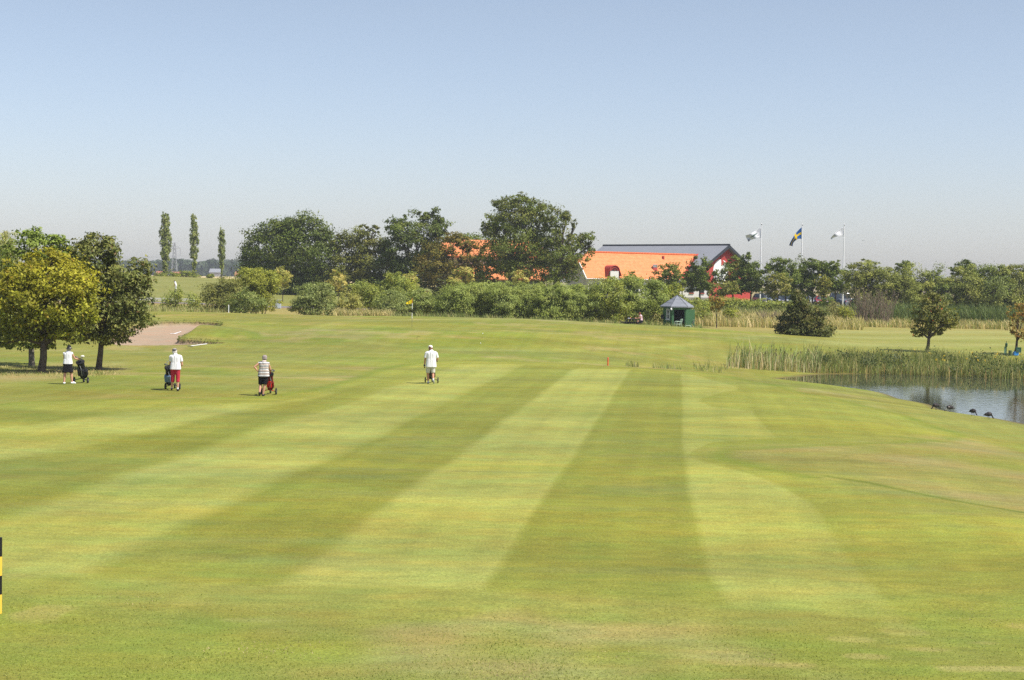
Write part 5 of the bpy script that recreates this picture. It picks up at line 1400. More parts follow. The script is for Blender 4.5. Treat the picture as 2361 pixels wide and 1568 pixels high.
# ------------------------------------------------------------------ guard rail, cabinet, lamp posts
def rail(x0, x1, Y, label):
    a, b_ = on_ground(x0, Y), on_ground(x1, Y)
    r = empty('guard_rail', a, 0, label, 'guard rail')
    mb = MB(); n = int((b_.x - a.x) / 2.0)
    for zz in (.46, .66):
        pr = [(i * 2.0, 0, zz + gz(a.x + i * 2.0, Y) - a.z) for i in range(n + 1)]
        for i in range(n):
            p, q = Vector(pr[i]), Vector(pr[i + 1]); mb.box((p + q) / 2, ((q - p).length, .05, .12), M=Matrix.Rotation(-math.atan2(q.z - p.z, q.x - p.x), 3, 'Y'))
    mb.build('rail', mat('galvanised', (.62, .63, .64), .45, .5, metal=.2), r)
    for i in range(n + 1):
        mb = MB(); z = gz(a.x + i * 2.0, Y) - a.z; mb.box((i * 2.0, .06, z + .34), (.06, .06, .72)); mb.build('post', mat('galv_dark', (.35, .36, .37), .5, .4), r)
rail(180, 452, 198, 'low white double guard rail along the road at the left')
g = on_ground(641.5, 196.5); r = empty('utility_cabinet', g, 0, 'grey utility cabinet standing by the road in the gap of the hedge', 'cabinet')
mb = MB(); mb.box((0, 0, .5), (.64, .36, 1.0)); mb.build('body', mat('cabinet_grey', (.42, .47, .52), .6, .3), r, bevel=.01)
mb = MB(); mb.box((0, -.19, .5), (.56, .02, .86)); mb.build('door', mat('cabinet_door', (.45, .50, .55), .6, .3), r)
mb = MB(); mb.box((0, 0, 1.03), (.70, .42, .06)); mb.build('lid', mat('cabinet_grey', (.42, .47, .52)), r)
for x, yt, lb in ((1766, 669, 'short lamp post with a white globe near the first flagpole'), (1890, 675, 'short lamp post with a white globe behind the smallest pale lime tree')):
    g = on_ground(x, 234); h = P(x, yt, 234).z - g.z; r = empty('lamp_post', g, 0, lb, 'lamp post')
    mb = MB(); mb.tube([(0, 0, 0), (0, 0, h - .2)], .045, 8); mb.build('pole', mat('pole_grey', (.5, .5, .5), .5), r)
    mb = MB(); mb.lathe((0, 0, h - .1), [(.05, -.12), (.17, -.04), (.19, .04), (.10, .14), (.03, .17)], 12); mb.build('lamp_head', WP, r, smooth=True)
for x, lb in ((1767, 'white round planter at the foot of the first flagpole'), (1778, 'white round planter next to the dark parked car')):
    g = on_ground(x, 229); mb = MB(); mb.lathe((0, 0, 0), [(.20, 0), (.26, .15), (.27, .38), (.18, .50), (.05, .52)], 12); o = mb.build('planter', WP, smooth=True); o.location = g; tag(o, lb, 'planter')
for x, lb in ((1640, 'pale golf bag trolley parked before the red wall'),):
    g = on_ground(1640, 232)

# ------------------------------------------------------------------ ball washer, sign, bins at the right edge
GD = mat('deep_green_paint', (.012, .075, .045), .4, .4)
g = on_ground(2319.6, 116); r = empty('ball_washer', g, 0, 'green ball washer on a post by the tee at the right edge', 'ball washer')
mb = MB(); mb.tube([(0, 0, 0), (0, 0, .75)], .035, 8); mb.build('post', GD, r)
mb = MB(); mb.lathe((0, 0, .84), [(.05, -.16), (.085, -.12), (.09, .06), (.05, .10), (.02, .11)], 12); mb.build('tank', GD, r, smooth=True)
mb = MB(); mb.tube([(0, 0, .94), (0, 0, 1.02)], .015, 6); mb.lathe((0, 0, 1.04), [(.01, -.03), (.03, 0), (.01, .03)], 8); mb.build('knob', BLK, r)
mb = MB(); mb.box((-.09, 0, .45), (.09, .03, .48)); mb.box((-.06, 0, .68), (.06, .02, .03)); mb.build('towel', mat('towel', (.10, .22, .17), .9), r)
g = on_ground(2329, 116.5); mb = MB(); mb.lathe((0, 0, 0), [(.12, 0), (.13, .36), (.125, .38)], 12); o = mb.build('litter_bin', mat('olive_bin', (.08, .12, .05), .7)); o.location = g; tag(o, 'small olive green litter bin between the ball washer and the tree', 'bin')
g = on_ground(2342, 116.8); r = empty('blue_crate', g, .2, 'bright blue crate on the grass under the green sign', 'crate')
mb = MB(); mb.box((0, 0, .12), (.34, .26, .22)); mb.build('body', mat('bright_blue', (.05, .28, .75), .5), r, bevel=.01)
mb = MB(); mb.box((0, 0, .24), (.38, .30, .03)); mb.build('rim', mat('bright_blue', (.05, .28, .75)), r)
g = on_ground(2348, 115.6); r = empty('tee_sign', g, 0, 'dark green tee sign on two thin legs at the right edge', 'sign')
mb = MB(); mb.box((0, 0, .50), (.38, .03, .36)); bd = mb.build('board', GD, r, bevel=.004)
mb = MB(); mb.box((.0, -.018, .42), (.30, .006, .012)); mb.box((-.02, -.018, .54), (.2, .006, .01)); mb.build('board_line', mat('pale_line', (.35, .45, .4), .6), bd)
for sx_ in (-.17, .17): mb = MB(); mb.tube([(sx_, .0, 0), (sx_, 0, .66)], .014, 6); mb.build('leg', GD, r)

# ------------------------------------------------------------------ far plain: wood, houses, pylon
rs = RS(500); lob = []
FOREST = [(-260, 606), (-150, 604), (0, 606), (120, 603), (250, 602), (300, 602), (322, 601), (350, 603), (378, 599), (402, 598), (425, 598), (450, 603), (475, 601), (500, 599), (524, 598), (545, 602), (566, 607), (600, 612), (680, 618), (760, 622)]
xs = np.arange(-260, 760, 6.0); ytop = np.interp(xs, [f[0] for f in FOREST], [f[1] for f in FOREST]) + rs.normal(size=len(xs)) * 1.3
pos = []; nr_ = []; cl_ = []
for x, yt in zip(xs, ytop):
    for _ in range(2):
        Y = rs.uniform(1240, 1340); c = P(x + rs.uniform(-3, 3), yt + rs.uniform(0, 3), Y)
        rx = rs.uniform(2.6, 4.2); n = 70
        q = unit(rs.normal(size=(n, 3)))
        pos.append(np.array([[c.x, c.y, c.z - rx]]) + q * rx * np.array([[1, 1, 1.0]])); nr_.append(q)
        cl_.append(np.tile(np.array((.050, .075, .030)) * rs.uniform(.75, 1.3), (n, 1)))
        n = 60; q2 = np.stack([rs.uniform(-rx, rx, n) + c.x, rs.uniform(-3, 3, n) + c.y, rs.uniform(3.9, c.z - 1, n)], 1)
        pos.append(q2); nr_.append(unit(np.stack([rs.normal(size=n) * .5, -np.ones(n), rs.normal(size=n) * .5], 1))); cl_.append(np.tile(np.array((.045, .065, .030)) * rs.uniform(.7, 1.25), (n, 1)))
pos = np.concatenate(pos); nr_ = np.concatenate(nr_); cl_ = np.concatenate(cl_)
o = leaf_cloud('distant_wood', pos, unit(nr_ + rs.normal(size=nr_.shape) * .3), rs.uniform(.9, 2.0, len(pos)), cl_, .8, LEAFD, None, rs)
tag(o, 'long hazy blue green wood far behind the wheat field', 'wood', kind='stuff')
FARR = mat('far_red_roof', (.34, .13, .09), .9)
def far_house(x, ytop, w_px, Y, roofm, wallm, label):
    g = on_ground(x, Y); k = Y / F; w_ = w_px * k; z = P(x, ytop, Y).z - g.z
    r = empty('farm_house', g, 0, label, 'house')
    mb = MB(); mb.box((0, 0, (z - 2.2) / 2), (w_, 6, z - 2.2)); mb.build('wall', wallm, r)
    mb = MB(); mb.slab([(-w_ / 2 - .3, -3.4, z - 2.3), (w_ / 2 + .3, -3.4, z - 2.3), (w_ / 2 + .3, 0, z), (-w_ / 2 - .3, 0, z)], .2); mb.slab([(-w_ / 2 - .3, 3.4, z - 2.3), (w_ / 2 + .3, 3.4, z - 2.3), (w_ / 2 + .3, 0, z), (-w_ / 2 - .3, 0, z)], .2)
    mb.build('roof', roofm, r)
far_house(368, 625, 12, 900, FARR, WHITE, 'far farmhouse with a red roof left of the tallest poplar')
far_house(407, 626.5, 16, 920, FARR, REDD, 'far farmhouse with a red roof between the first two poplars')
far_house(497, 619.5, 24, 1000, GREYR, mat('far_grey', (.3, .29, .3), .9), 'far grey farm building left of the shortest poplar')
far_house(549, 625, 10, 880, FARR, WHITE, 'far small house with a red roof at the edge of the dome shaped tree')
for x0, w_, lb in ((384, 26, 'scrubby hedge at the foot of the tallest poplar'), (428, 30, 'scrubby hedge between the first two poplars'), (484, 9, 'small dark shrub on the crest between the right poplars')):
    bush('wild_shrub', lb, [(x0, 635, w_ * .8, 9 if w_ > 10 else 4), (x0 - w_ * .5, 638, w_ * .5, 6 if w_ > 10 else 3), (x0 + w_ * .5, 637, w_ * .5, 7 if w_ > 10 else 3)], 334, G_YEL + G_MID, group='scrub on the far crest', dens=1.0, half=1.0)
# pylon
g = on_ground(402, 1150); k = 1150 / F; r = empty('power_pylon', g, 0, 'thin lattice power pylon far behind the poplars', 'pylon')
STL = mat('pylon_steel', (.22, .23, .25), .7, .3)
zt = P(402, 559, 1150).z - g.z; za = P(402, 572, 1150).z - g.z
mb = MB(); rr = .14
def wd(z): return .35 + 1.7 * (1 - z / zt) ** .9
lv = [0, 4, 8, 11.5, 14.5, 17, za, zt]
for a in (-1, 1):
    for c_ in (-1, 1):
        mb.tube([(a * wd(z), c_ * wd(z), z) for z in lv], rr, 4)
for i in range(len(lv) - 1):
    z0, z1 = lv[i], lv[i + 1]; w0, w1 = wd(z0), wd(z1)
    for c_ in (-1, 1):
        mb.tube([(-w0, c_ * w0, z0), (w1, c_ * w1, z1)], rr * .6, 3); mb.tube([(w0, c_ * w0, z0), (-w1, c_ * w1, z1)], rr * .6, 3)
        mb.tube([(c_ * w0, -w0, z0), (c_ * w1, w1, z1)], rr * .6, 3)
mb.build('lattice_mast', STL, r)
mb = MB(); arm = 13.2 * k
mb.tube([(-arm, 0, za), (arm, 0, za)], rr, 4); mb.tube([(-arm, 0, za), (0, 0, za + 1.7), (arm, 0, za)], rr * .7, 4); mb.build('crossarm', STL, r)
mb = MB(); mb.tube([(arm, 0, za), (arm, 0, za - 17 * k)], .16, 4); mb.build('insulator', STL, r)
mb = MB(); mb.tube([(-arm, 0, za), (-arm, 0, za - 17 * k)], .16, 4); mb.build('insulator', STL, r)
for sgn, nm in ((1, 'pair of thin power lines sagging right from the pylon'), (-1, 'pair of thin power lines sagging left from the pylon')):
    mb = MB(); z0 = za - 17 * k
    for sx_ in (-arm, arm):
        pts = [(sx_ + sgn * t * 150, -t * 60 * 0, z0 - 7.5 * (1 - (1 - t) ** 2) * .9 + 0 * t) for t in np.linspace(0, 1, 14)]
        mb.tube(pts, .055, 3)
    o = mb.build('power_line', STL); o.location = g; tag(o, nm, 'power line')
# a bird in the sky
mb = MB(); c = P(1991, 555, 140)
mb.add([c, c + Vector((-.16, 0, .05)), c + Vector((-.08, .06, .01)), c + Vector((.16, 0, .06)), c + Vector((.08, .06, .01)), c + Vector((0, .10, -.01)), c + Vector((0, -.10, -.01))], [(0, 1, 2, 5), (0, 5, 4, 3), (6, 1, 0), (6, 0, 3)])
tag(mb.build('flying_bird', BLK), 'tiny dark bird in the sky above the right willows', 'bird')
# ------------------------------------------------------------------ parked cars
TYRE = mat('tyre', (.02, .02, .02), .8); RIM = mat('rim', (.45, .46, .48), .3, .5, metal=.6)
def car(x, Y, yaw, colr, label, kind='estate'):
    g = on_ground(x, Y); g.z += .02
    r = empty('parked_car', g, yaw, label, 'car', 'cars parked behind the lime trees')
    pm = mat('car_' + colr[0], colr[1], .25, .5, coat=.6)
    hgt = {'estate': 1.48, 'van': 1.95, 'saloon': 1.42}[kind]
    Lc = 2.2; W_ = .89
    belt = .92 if kind != 'van' else 1.1
    lower = [(-Lc, .30), (-Lc, .62), (-Lc + .10, .80 if kind == 'saloon' else belt), (1.0, belt), (1.9, .74), (Lc, .58), (Lc, .30)]
    mb = MB()
    def ext(prof, w0, w1=None, rows=1):
        n = len(prof); vs = [(a, -w0, z) for a, z in prof] + [(a, w0, z) for a, z in prof]
        if w1 is not None: vs = [(a, math.copysign(w1(z), y), z) for a, y, z in vs]
        return vs, [tuple(range(n)), tuple(range(n, 2 * n))[::-1]] + [(i, i + n, (i + 1) % n + n, (i + 1) % n) for i in range(n)]
    v_, f_ = ext(lower, W_, lambda z: W_ - .05 * max(0, (z - .6) / .4) - .05 * max(0, (.45 - z) / .15)); mb.add(v_, f_)
    body = mb.build('body', pm, r, bevel=.035, smooth=True)
    rear = -Lc + (.15 if kind != 'saloon' else .75)
    cab = [(rear, belt), (rear + (.28 if kind != 'saloon' else .6), hgt - .05), (.0 if kind != 'van' else .6, hgt - .05), (.95, belt)]
    v_, f_ = ext(cab, W_, lambda z: W_ - .06 - .20 * (z - belt) / (hgt - belt)); mb = MB(); mb.add(v_, f_); mb.build('windows', GLASS, r, bevel=.02, smooth=True)
    a0, a1 = cab[1][0] - .05, cab[2][0] + .06
    mb = MB(); mb.box(((a0 + a1) / 2, 0, hgt - .03), (a1 - a0, 2 * (W_ - .24), .06))
    for s in (-1, 1):
        for q, p in ((cab[0], cab[1]), (cab[3], cab[2])):
            mb.tube([(q[0], s * (W_ - .07), q[1]), (p[0], s * (W_ - .26), p[1] + .02)], .035, 5)
        mb.tube([(-.5, s * (W_ - .05), belt), (-.5, s * (W_ - .245), hgt - .03)], .035, 5)
    mb.build('roof', pm, r, smooth=True)
    for fx in (-1.35, 1.35):
        for s in (-1, 1):
            mb = MB(); mb.lathe((fx, s * (W_ - .09), .32), [(.22, -.11), (.31, -.10), (.32, .0), (.31, .10), (.22, .11)], 18, axis='Y'); wh = mb.build('wheel', TYRE, r, smooth=True)
            mb = MB(); mb.lathe((fx, s * (W_ + .015), .32), [(.21, -.015), (.19, .0), (.05, .012)] if s > 0 else [(.05, -.012), (.19, 0), (.21, .015)], 14, axis='Y'); mb.build('rim', RIM, wh)
    for s in (-1, 1):
        mb = MB(); mb.box((Lc - .06, s * .62, .64), (.14, .36, .14)); mb.build('headlight', mat('headlight', (.75, .77, .8), .1, .6), r, bevel=.02)
        mb = MB(); mb.box((-Lc + .02, s * .70, .78), (.08, .2, .26)); mb.build('tail_light', mat('tail_light', (.35, .01, .01), .2, .5), r, bevel=.015)
        mb = MB(); mb.box((.82, s * (W_ + .08), belt + .04), (.12, .18, .12)); mb.build('mirror', pm, r, bevel=.02)
    mb = MB(); mb.box((Lc, 0, .44), (.06, 1.2, .16)); mb.build('grille', mat('black_plastic', (.02, .02, .02), .6), r)
    mb = MB(); mb.box((Lc + .035, 0, .36), (.02, .5, .11)); mb.build('number_plate', WP, r)
    return r
q = -math.pi / 2
car(1766, 237.5, q + .5, ('slate', (.10, .13, .15)), 'slate grey estate car parked just right of the red barn', 'estate')
car(1790, 236.5, q + .3, ('black', (.015, .015, .018)), 'black car parked between the two small trunks')
car(1822, 239, q + 1.2, ('steel_blue', (.07, .11, .19)), 'steel blue estate car side on behind the dark bush top', 'estate')
car(1853, 238, q + .4, ('silver', (.38, .40, .42)), 'silver car parked behind the middle flagpole', 'saloon')
car(1879, 239, q + 1.45, ('charcoal', (.035, .04, .05)), 'charcoal estate car side on behind the large lime trunk', 'estate')
car(1894, 236, q - .1, ('red', (.45, .012, .015)), 'red car parked low beneath the smallest pale lime tree', 'saloon')
car(1921, 236.5, q + 1.3, ('navy', (.04, .06, .10)), 'navy car parked beside the trunk near the rightmost flagpole', 'saloon')
car(1945, 240, q + 1.5, ('grey', (.20, .22, .24)), 'tall grey van parked behind the rightmost flagpole', 'van')
car(1988, 233, q + .9, ('white', (.72, .74, .78)), 'white car glimpsed through the dead brushwood', 'saloon')
# ------------------------------------------------------------------ people, trolleys, birds
SKIN = mat('skin', (.58, .31, .20), .6, .3, noise=.05, nscale=20); SKIN2 = mat('skin_tanned', (.50, .25, .15), .6, .3)
def V(*a): return Vector(a)
def seg(mb, a, ra, b, rb, n=12, flat=False, sq=1.0):
    "closed tapered limb piece, round or flat ended; sq squashes it front to back"
    a, b = Vector(a), Vector(b); d = b - a; Lg = d.length
    d = d / Lg if Lg > 1e-6 else Vector((0, 0, 1))
    pts = []; rd = []
    if not flat:
        for t in (-.96, -.75, -.4): pts.append(a + d * ra * t); rd.append(ra * math.sqrt(1 - t * t))
    pts.append(a); rd.append(ra)
    pts.append(b); rd.append(rb)
    if not flat:
        for t in (.4, .75, .96): pts.append(b + d * rb * t); rd.append(rb * math.sqrt(1 - t * t))
    k0 = len(mb.v)
    mb.tube(pts, rd, n)
    if sq != 1.0:
        for i in range(k0, len(mb.v)):
            v = Vector(mb.v[i]); t = max(0, min(Lg, (v - a).dot(d))); c = a + d * t
            w_ = v - c; w_.y *= sq; mb.v[i] = tuple(c + w_)
def fuse(mb, name, m, parent, vox, smooth=2):
    o = mb.build(name, m, parent)
    md = o.modifiers.new('r', 'REMESH'); md.mode = 'VOXEL'; md.voxel_size = vox; md.use_smooth_shade = True
    sm = o.modifiers.new('s', 'SMOOTH'); sm.iterations = smooth; sm.factor = .5
    bpy.context.view_layer.update()
    me = bpy.data.meshes.new_from_object(o.evaluated_get(bpy.context.evaluated_depsgraph_get()))
    o.modifiers.clear(); old = o.data; o.data = me; bpy.data.meshes.remove(old)
    if len(me.polygons): me.polygons.foreach_set('use_smooth', np.ones(len(me.polygons), bool))
    if not me.materials: me.materials.append(m)
    return o
def hand(mb, w_, d, side, curl, thumb):
    "palm and five bent fingers from wrist w_ along d; side = across the palm; curl direction"
    w_, d, side, curl = Vector(w_), Vector(d).normalized(), Vector(side).normalized(), Vector(curl).normalized()
    pe = w_ + d * .085
    for s in (-.028, -.010, .010, .028): seg(mb, w_ + side * s * .6, .015, pe + side * s, .012, 8)
    for s, L1 in ((-.030, .066), (-.010, .078), (.010, .074), (.030, .058)):
        p0 = pe + side * s; p1 = p0 + (d * .8 + curl * .45).normalized() * L1 * .5; p2 = p1 + (d * .25 + curl).normalized() * L1 * .5
        seg(mb, p0, .0105, p1, .0095, 8); seg(mb, p1, .0095, p2, .008, 8)
    t0 = w_ + d * .03 + side * .03 * thumb; t1 = t0 + (side * thumb * .8 + d * .6).normalized() * .035; t2 = t1 + (d * .8 + curl * .5).normalized() * .032
    seg(mb, t0, .014, t1, .012, 8); seg(mb, t1, .012, t2, .0095, 8)
def person(loc, rz, label, J, look, skin=SKIN, vox=.0085):
    "J joints in metres: x right, y away, z up.  look: clothing"
    r = empty('person', loc, rz, label, 'person')
    g = lambda k: Vector(J[k])
    hd, nk = g('head'), g('neck'); f = Vector(look.get('face', (0, 1, 0))).normalized(); sidev = f.cross(ZUP).normalized()
    mb = MB()
    # head: skull, jaw, nose, ears
    k0 = len(mb.v); mb.lathe((0, 0, 0), [(.012, -.112), (.045, -.10), (.064, -.06), (.074, 0), (.076, .03), (.066, .075), (.04, .102), (.012, .112)], 16, sy=1.22)
    Rm = Matrix((sidev, f, ZUP)).transposed()
    for i in range(k0, len(mb.v)): mb.v[i] = tuple(hd + Rm @ Vector(mb.v[i]))
    seg(mb, hd + f * .06 - ZUP * .08, .030, hd + f * .075 - ZUP * .082, .026, 10)
    seg(mb, hd + f * .088 + ZUP * .012, .009, hd + f * .108 - ZUP * .022, .013, 8)
    seg(mb, hd + f * .086 + ZUP * .028 - sidev * .03, .009, hd + f * .086 + ZUP * .028 + sidev * .03, .009, 8)
    for s in (-1, 1): seg(mb, hd + sidev * s * .076 - ZUP * .02, .010, hd + sidev * s * .080 + ZUP * .018, .013, 8)
    seg(mb, nk - ZUP * .03, .060, hd - ZUP * .06, .052)
    sL, sR = g('shL'), g('shR'); hL, hR = g('hipL'), g('hipR'); mc = (sL + sR) / 2; mh = (hL + hR) / 2
    cw_ = look.get('girth', 1.0)
    tl = []
    wS = (sR - sL) * .5
    tl.append((nk - ZUP * .02, .065, mc - ZUP * .02, .085))
    tl.append((mc - wS * .80 - ZUP * .005, .058, mc + wS * .80 - ZUP * .005, .058))
    tl.append((mc - wS * .42 - ZUP * .05, .098 * cw_, mh.lerp(mc, .45) - wS * .32, .095 * cw_)); tl.append((mc + wS * .42 - ZUP * .05, .098 * cw_, mh.lerp(mc, .45) + wS * .32, .095 * cw_))
    tl.append((mh.lerp(mc, .45) - wS * .32, .098 * cw_, hL * .9 + mh * .1, .112 * cw_)); tl.append((mh.lerp(mc, .45) + wS * .32, .098 * cw_, hR * .9 + mh * .1, .112 * cw_))
    tl.append((mc, .10 * cw_, mh, .11 * cw_))
    for a, ra, b_, rb in tl: seg(mb, a, ra * .96, b_, rb * .96)
    for s in 'LR':
        sh, el, ha = g('sh' + s), g('el' + s), g('ha' + s); sg = -1 if s == 'L' else 1
        seg(mb, sh, .052, el, .038); seg(mb, el, .039, el.lerp(ha, .3), .039); seg(mb, el.lerp(ha, .3), .039, ha, .026)
        dv = (ha - el).normalized(); sd_ = dv.cross(Vector((sg, 0, .15))).normalized(); cu_ = Vector((-sg, .3, -.2)) if not look.get('grip' + s) else Vector((0, .3, -1))
        if look.get('grip' + s): dv = (dv + Vector((0, .8, 0))).normalized(); sd_ = Vector((1, 0, 0))
        hand(mb, ha, dv, sd_, cu_, -sg if look.get('grip' + s) else 1)
        hp_, kn, an = g('hip' + s), g('kn' + s), g('an' + s); toe = g('toe' + s)
        seg(mb, hp_, .092 * cw_, kn, .058); seg(mb, kn, .058, kn.lerp(an, .28), .060); seg(mb, kn.lerp(an, .28), .060, an, .037)
        heel = an + (an - toe).normalized() * .03; heel.z = min(heel.z, an.z)
        fo = (toe - an); seg(mb, an - ZUP * .02, .038, an.lerp(toe, .6) - ZUP * .02, .032); seg(mb, an.lerp(toe, .5) - ZUP * .02, .034, toe, .024)
    fuse(mb, 'body', skin, r, vox, 3)
    mb = MB()
    for s in (-1, 1): mb.lathe(hd + f * .083 + ZUP * .012 + sidev * s * .031, [(.004, -.009), (.011, 0), (.004, .009)], 8)
    mb.build('eyes', mat('eye_white', (.6, .58, .55), .2), r)
    mb = MB(); mb.tube([hd + f * .098 - ZUP * .052 - sidev * .022, hd + f * .104 - ZUP * .050, hd + f * .098 - ZUP * .052 + sidev * .022], .005, 6); mb.build('mouth', mat('lips', (.38, .12, .10), .5), r)
    # shirt
    inf = look.get('loose', .016); hem = look['hem']
    mb = MB()
    for a, ra, b_, rb in tl: seg(mb, a, ra + inf, b_, rb + inf)
    low = Vector((mh.x, mh.y, hem)); wH = (hR - hL) * .5
    for q in (-1, -.35, .35, 1): seg(mb, mh.lerp(mc, .45) + wH * q * .8, .100 * cw_ + inf, Vector((mh.x + wH.x * q * 1.0, mh.y, hem)), .112 * cw_ + inf * 1.3, flat=True)
    for s in 'LR':
        sh, el = g('sh' + s), g('el' + s); fr_ = look['sleeve']
        if fr_ > .05: seg(mb, sh, .064 + inf * .4, sh.lerp(el, fr_), .058 + inf * .5, flat=False if fr_ < .1 else True)
        seg(mb, sh, .060, sh.lerp(el, .08), .058)
    seg(mb, nk - ZUP * .05, .088, nk + ZUP * .005, .062)
    sh_o = fuse(mb, 'shirt', look['shirt'], r, .011, 2)
    # trim the shirt at its hem
    bm = bmesh.new(); bm.from_mesh(sh_o.data); bmesh.ops.bisect_plane(bm, geom=bm.verts[:] + bm.edges[:] + bm.faces[:], plane_co=(0, 0, hem), plane_no=(0, 0, -1), clear_outer=True); bm.to_mesh(sh_o.data); bm.free()
    # shorts
    mb = MB(); tr = look['trouser']; ie = look.get('flare', .012)
    for q in (-1, 0, 1): seg(mb, mh.lerp(mc, .22) + wH * q * .8, .098 * cw_ + .008, mh + wH * q, .118 * cw_ + .008)
    for s in 'LR':
        hp_, kn, an = g('hip' + s), g('kn' + s), g('an' + s)
        if tr <= 1: seg(mb, hp_, .108 * cw_, hp_.lerp(kn, tr), .066 + ie + .03 * (1 - tr), flat=True); seg(mb, hp_, .108 * cw_, hp_.lerp(kn, tr * .5), .09)
        else: seg(mb, hp_, .108 * cw_, kn, .072 + ie); seg(mb, kn, .072 + ie, kn.lerp(an, tr - 1), .066 + ie, flat=True); seg(mb, kn, .07 + ie, kn.lerp(an, .1), .07 + ie)
    if look.get('skirt'):
        for q in (-1, -.3, .3, 1): seg(mb, mh + wH * q * .8, .112 * cw_, Vector((mh.x + wH.x * q * 1.35, mh.y, look['skirt'])), .125, flat=True)
    fuse(mb, 'shorts', look['trousers'], r, .011, 2)
    # shoes
    for s in 'LR':
        an, toe = g('an' + s), g('toe' + s); mb = MB(); b_ = (an - toe); b_.z *= .3; b_ = b_.normalized() * .05
        seg(mb, an - ZUP * .035, .048, an - ZUP * .04 + b_ * .4, .044); seg(mb, an - ZUP * .04, .047, toe.lerp(an, .35) - ZUP * .005, .044); seg(mb, toe.lerp(an, .5), .045, toe, .034)
        sh2 = fuse(mb, 'shoe', look['shoes'], r, .010, 2)
        if look.get('sock'): mb = MB(); seg(mb, an + ZUP * .06, .040, an, .042, flat=True); mb.build('sock', look['sock'], r, smooth=True)
    # hair
    if look.get('hair'):
        mb = MB()
        for a in (-.6, 0, .6): seg(mb, hd - f * .012 + ZUP * .035 + sidev * a * .03, .082, hd - f * .028 - ZUP * .035 + sidev * a * .045, .070)
        fuse(mb, 'hair', look['hair'], r, .010, 1)
    hat = look.get('hat')
    if hat:
        kind, hm_ = hat; mb = MB(); top = hd + ZUP * .055
        if kind == 'cap':
            Rh = Matrix((sidev, f, ZUP)).transposed()
            k0 = len(mb.v); mb.lathe((0, 0, 0), [(.088, -.02), (.092, .02), (.085, .055), (.055, .085), (.01, .095)], 18, sy=1.14)
            for i in range(k0, len(mb.v)): mb.v[i] = tuple(hd + ZUP * .035 + Rh @ Vector(mb.v[i]))
            o = mb.build('cap', hm_, r, smooth=True)
            mb = MB(); n = 9; vv = []
            for i in range(n):
                t = math.pi * (i / (n - 1)); c0 = hd + ZUP * .02 + sidev * .085 * math.cos(t) + f * .085 * math.sin(t); c1 = c0 + f * .085 * math.sin(t) ** .5 - ZUP * .02 * math.sin(t); vv += [c0, c1, c0 - ZUP * .008, c1 - ZUP * .008]
            ff_ = []
            for i in range(n - 1):
                q = i * 4; ff_ += [(q, q + 4, q + 5, q + 1), (q + 2, q + 3, q + 7, q + 6), (q + 1, q + 5, q + 7, q + 3)]
            mb.add(vv, ff_); mb.build('peak', hm_, o)
        elif kind == 'bucket':
            mb.lathe(hd + ZUP * .03, [(.145, -.022), (.14, -.012), (.092, .012), (.088, .06), (.078, .10), (.05, .118), (.01, .122)], 20, sy=1.08); mb.build('hat', hm_, r, smooth=True)
        elif kind == 'flat':
            k0 = len(mb.v); mb.lathe(hd + ZUP * .045, [(.086, -.035), (.098, .0), (.092, .035), (.06, .058), (.01, .066)], 18, sy=1.22); mb.build('cap', hm_, r, smooth=True)
    if look.get('glove'):
        mb = MB(); s = look['glove']; ha = g('ha' + s); dv = (ha - g('el' + s)).normalized()
        seg(mb, ha, .034, ha + dv * .03, .036)
        hand2 = MB(); hand(hand2, ha + dv * .005, dv, dv.cross(Vector((-1 if s == 'L' else 1, 0, .15))), Vector((1 if s == 'L' else -1, .3, -.2)), 1)
        mb.add([tuple(Vector(v)) for v in hand2.v], hand2.f)
        o = fuse(mb, 'glove', mat('navy_glove', (.02, .03, .06), .7), r, .007, 1); o.data.transform(Matrix.Translation(ha) @ Matrix.Scale(1.12, 4) @ Matrix.Translation(-ha))
        mb = MB(); seg(mb, ha - dv * .02, .033, ha + dv * .005, .034, flat=True); mb.build('wristband', WP, r)
    return r

def trolley(loc, rz, label, frame, handle=(0, .30, 1.0), wheels=(-.29, .29), wr=.135, wm=None):
    r = empty('golf_trolley', loc, rz, label, 'golf trolley')
    hx, hy, hz2 = handle; wx = (wheels[0] + wheels[1]) / 2
    mb = MB(); mb.tube([(wx, 1.25, .14), (wx, .85, .20), (wx * .5 + hx * .5, .52, .72), (hx, hy + .06, hz2 - .03), (hx, hy, hz2)], .016, 8)
    mb.tube([(wx, .80, .26), (wx, .62, .55)], .013, 6); mb.build('frame', frame, r, smooth=True)
    mb = MB(); mb.tube([(wheels[0] + .03, .78, wr), (wx - .05, .80, .20), (wx + .05, .80, .20), (wheels[1] - .03, .78, wr)], .016, 8); mb.build('axle', wm or frame, r, smooth=True)
    mb = MB(); mb.tube([(hx - .11, hy - .02, hz2), (hx - .10, hy + .04, hz2 + .02), (hx, hy + .05, hz2 + .03), (hx + .10, hy + .04, hz2 + .02), (hx + .11, hy - .02, hz2)], .017, 8); mb.build('handle', mat('black_rubber', (.015, .015, .016), .7), r, smooth=True)
    for wx_, wy, rr in ((wheels[0], .78, wr), (wheels[1], .78, wr), (wx, 1.25, wr * .9)):
        mb = MB(); mb.lathe((wx_, wy, rr), [(rr * .72, -.026), (rr * .94, -.024), (rr, -.008), (rr, .008), (rr * .94, .024), (rr * .72, .026)], 22, axis='X'); wl = mb.build('wheel', TYRE, r, smooth=True)
        mb = MB(); mb.lathe((wx_, wy, rr), [(rr * .70, -.016), (rr * .2, -.03), (rr * .2, .03), (rr * .70, .016)], 18, axis='X'); mb.build('rim', RIM, wl)
    return r
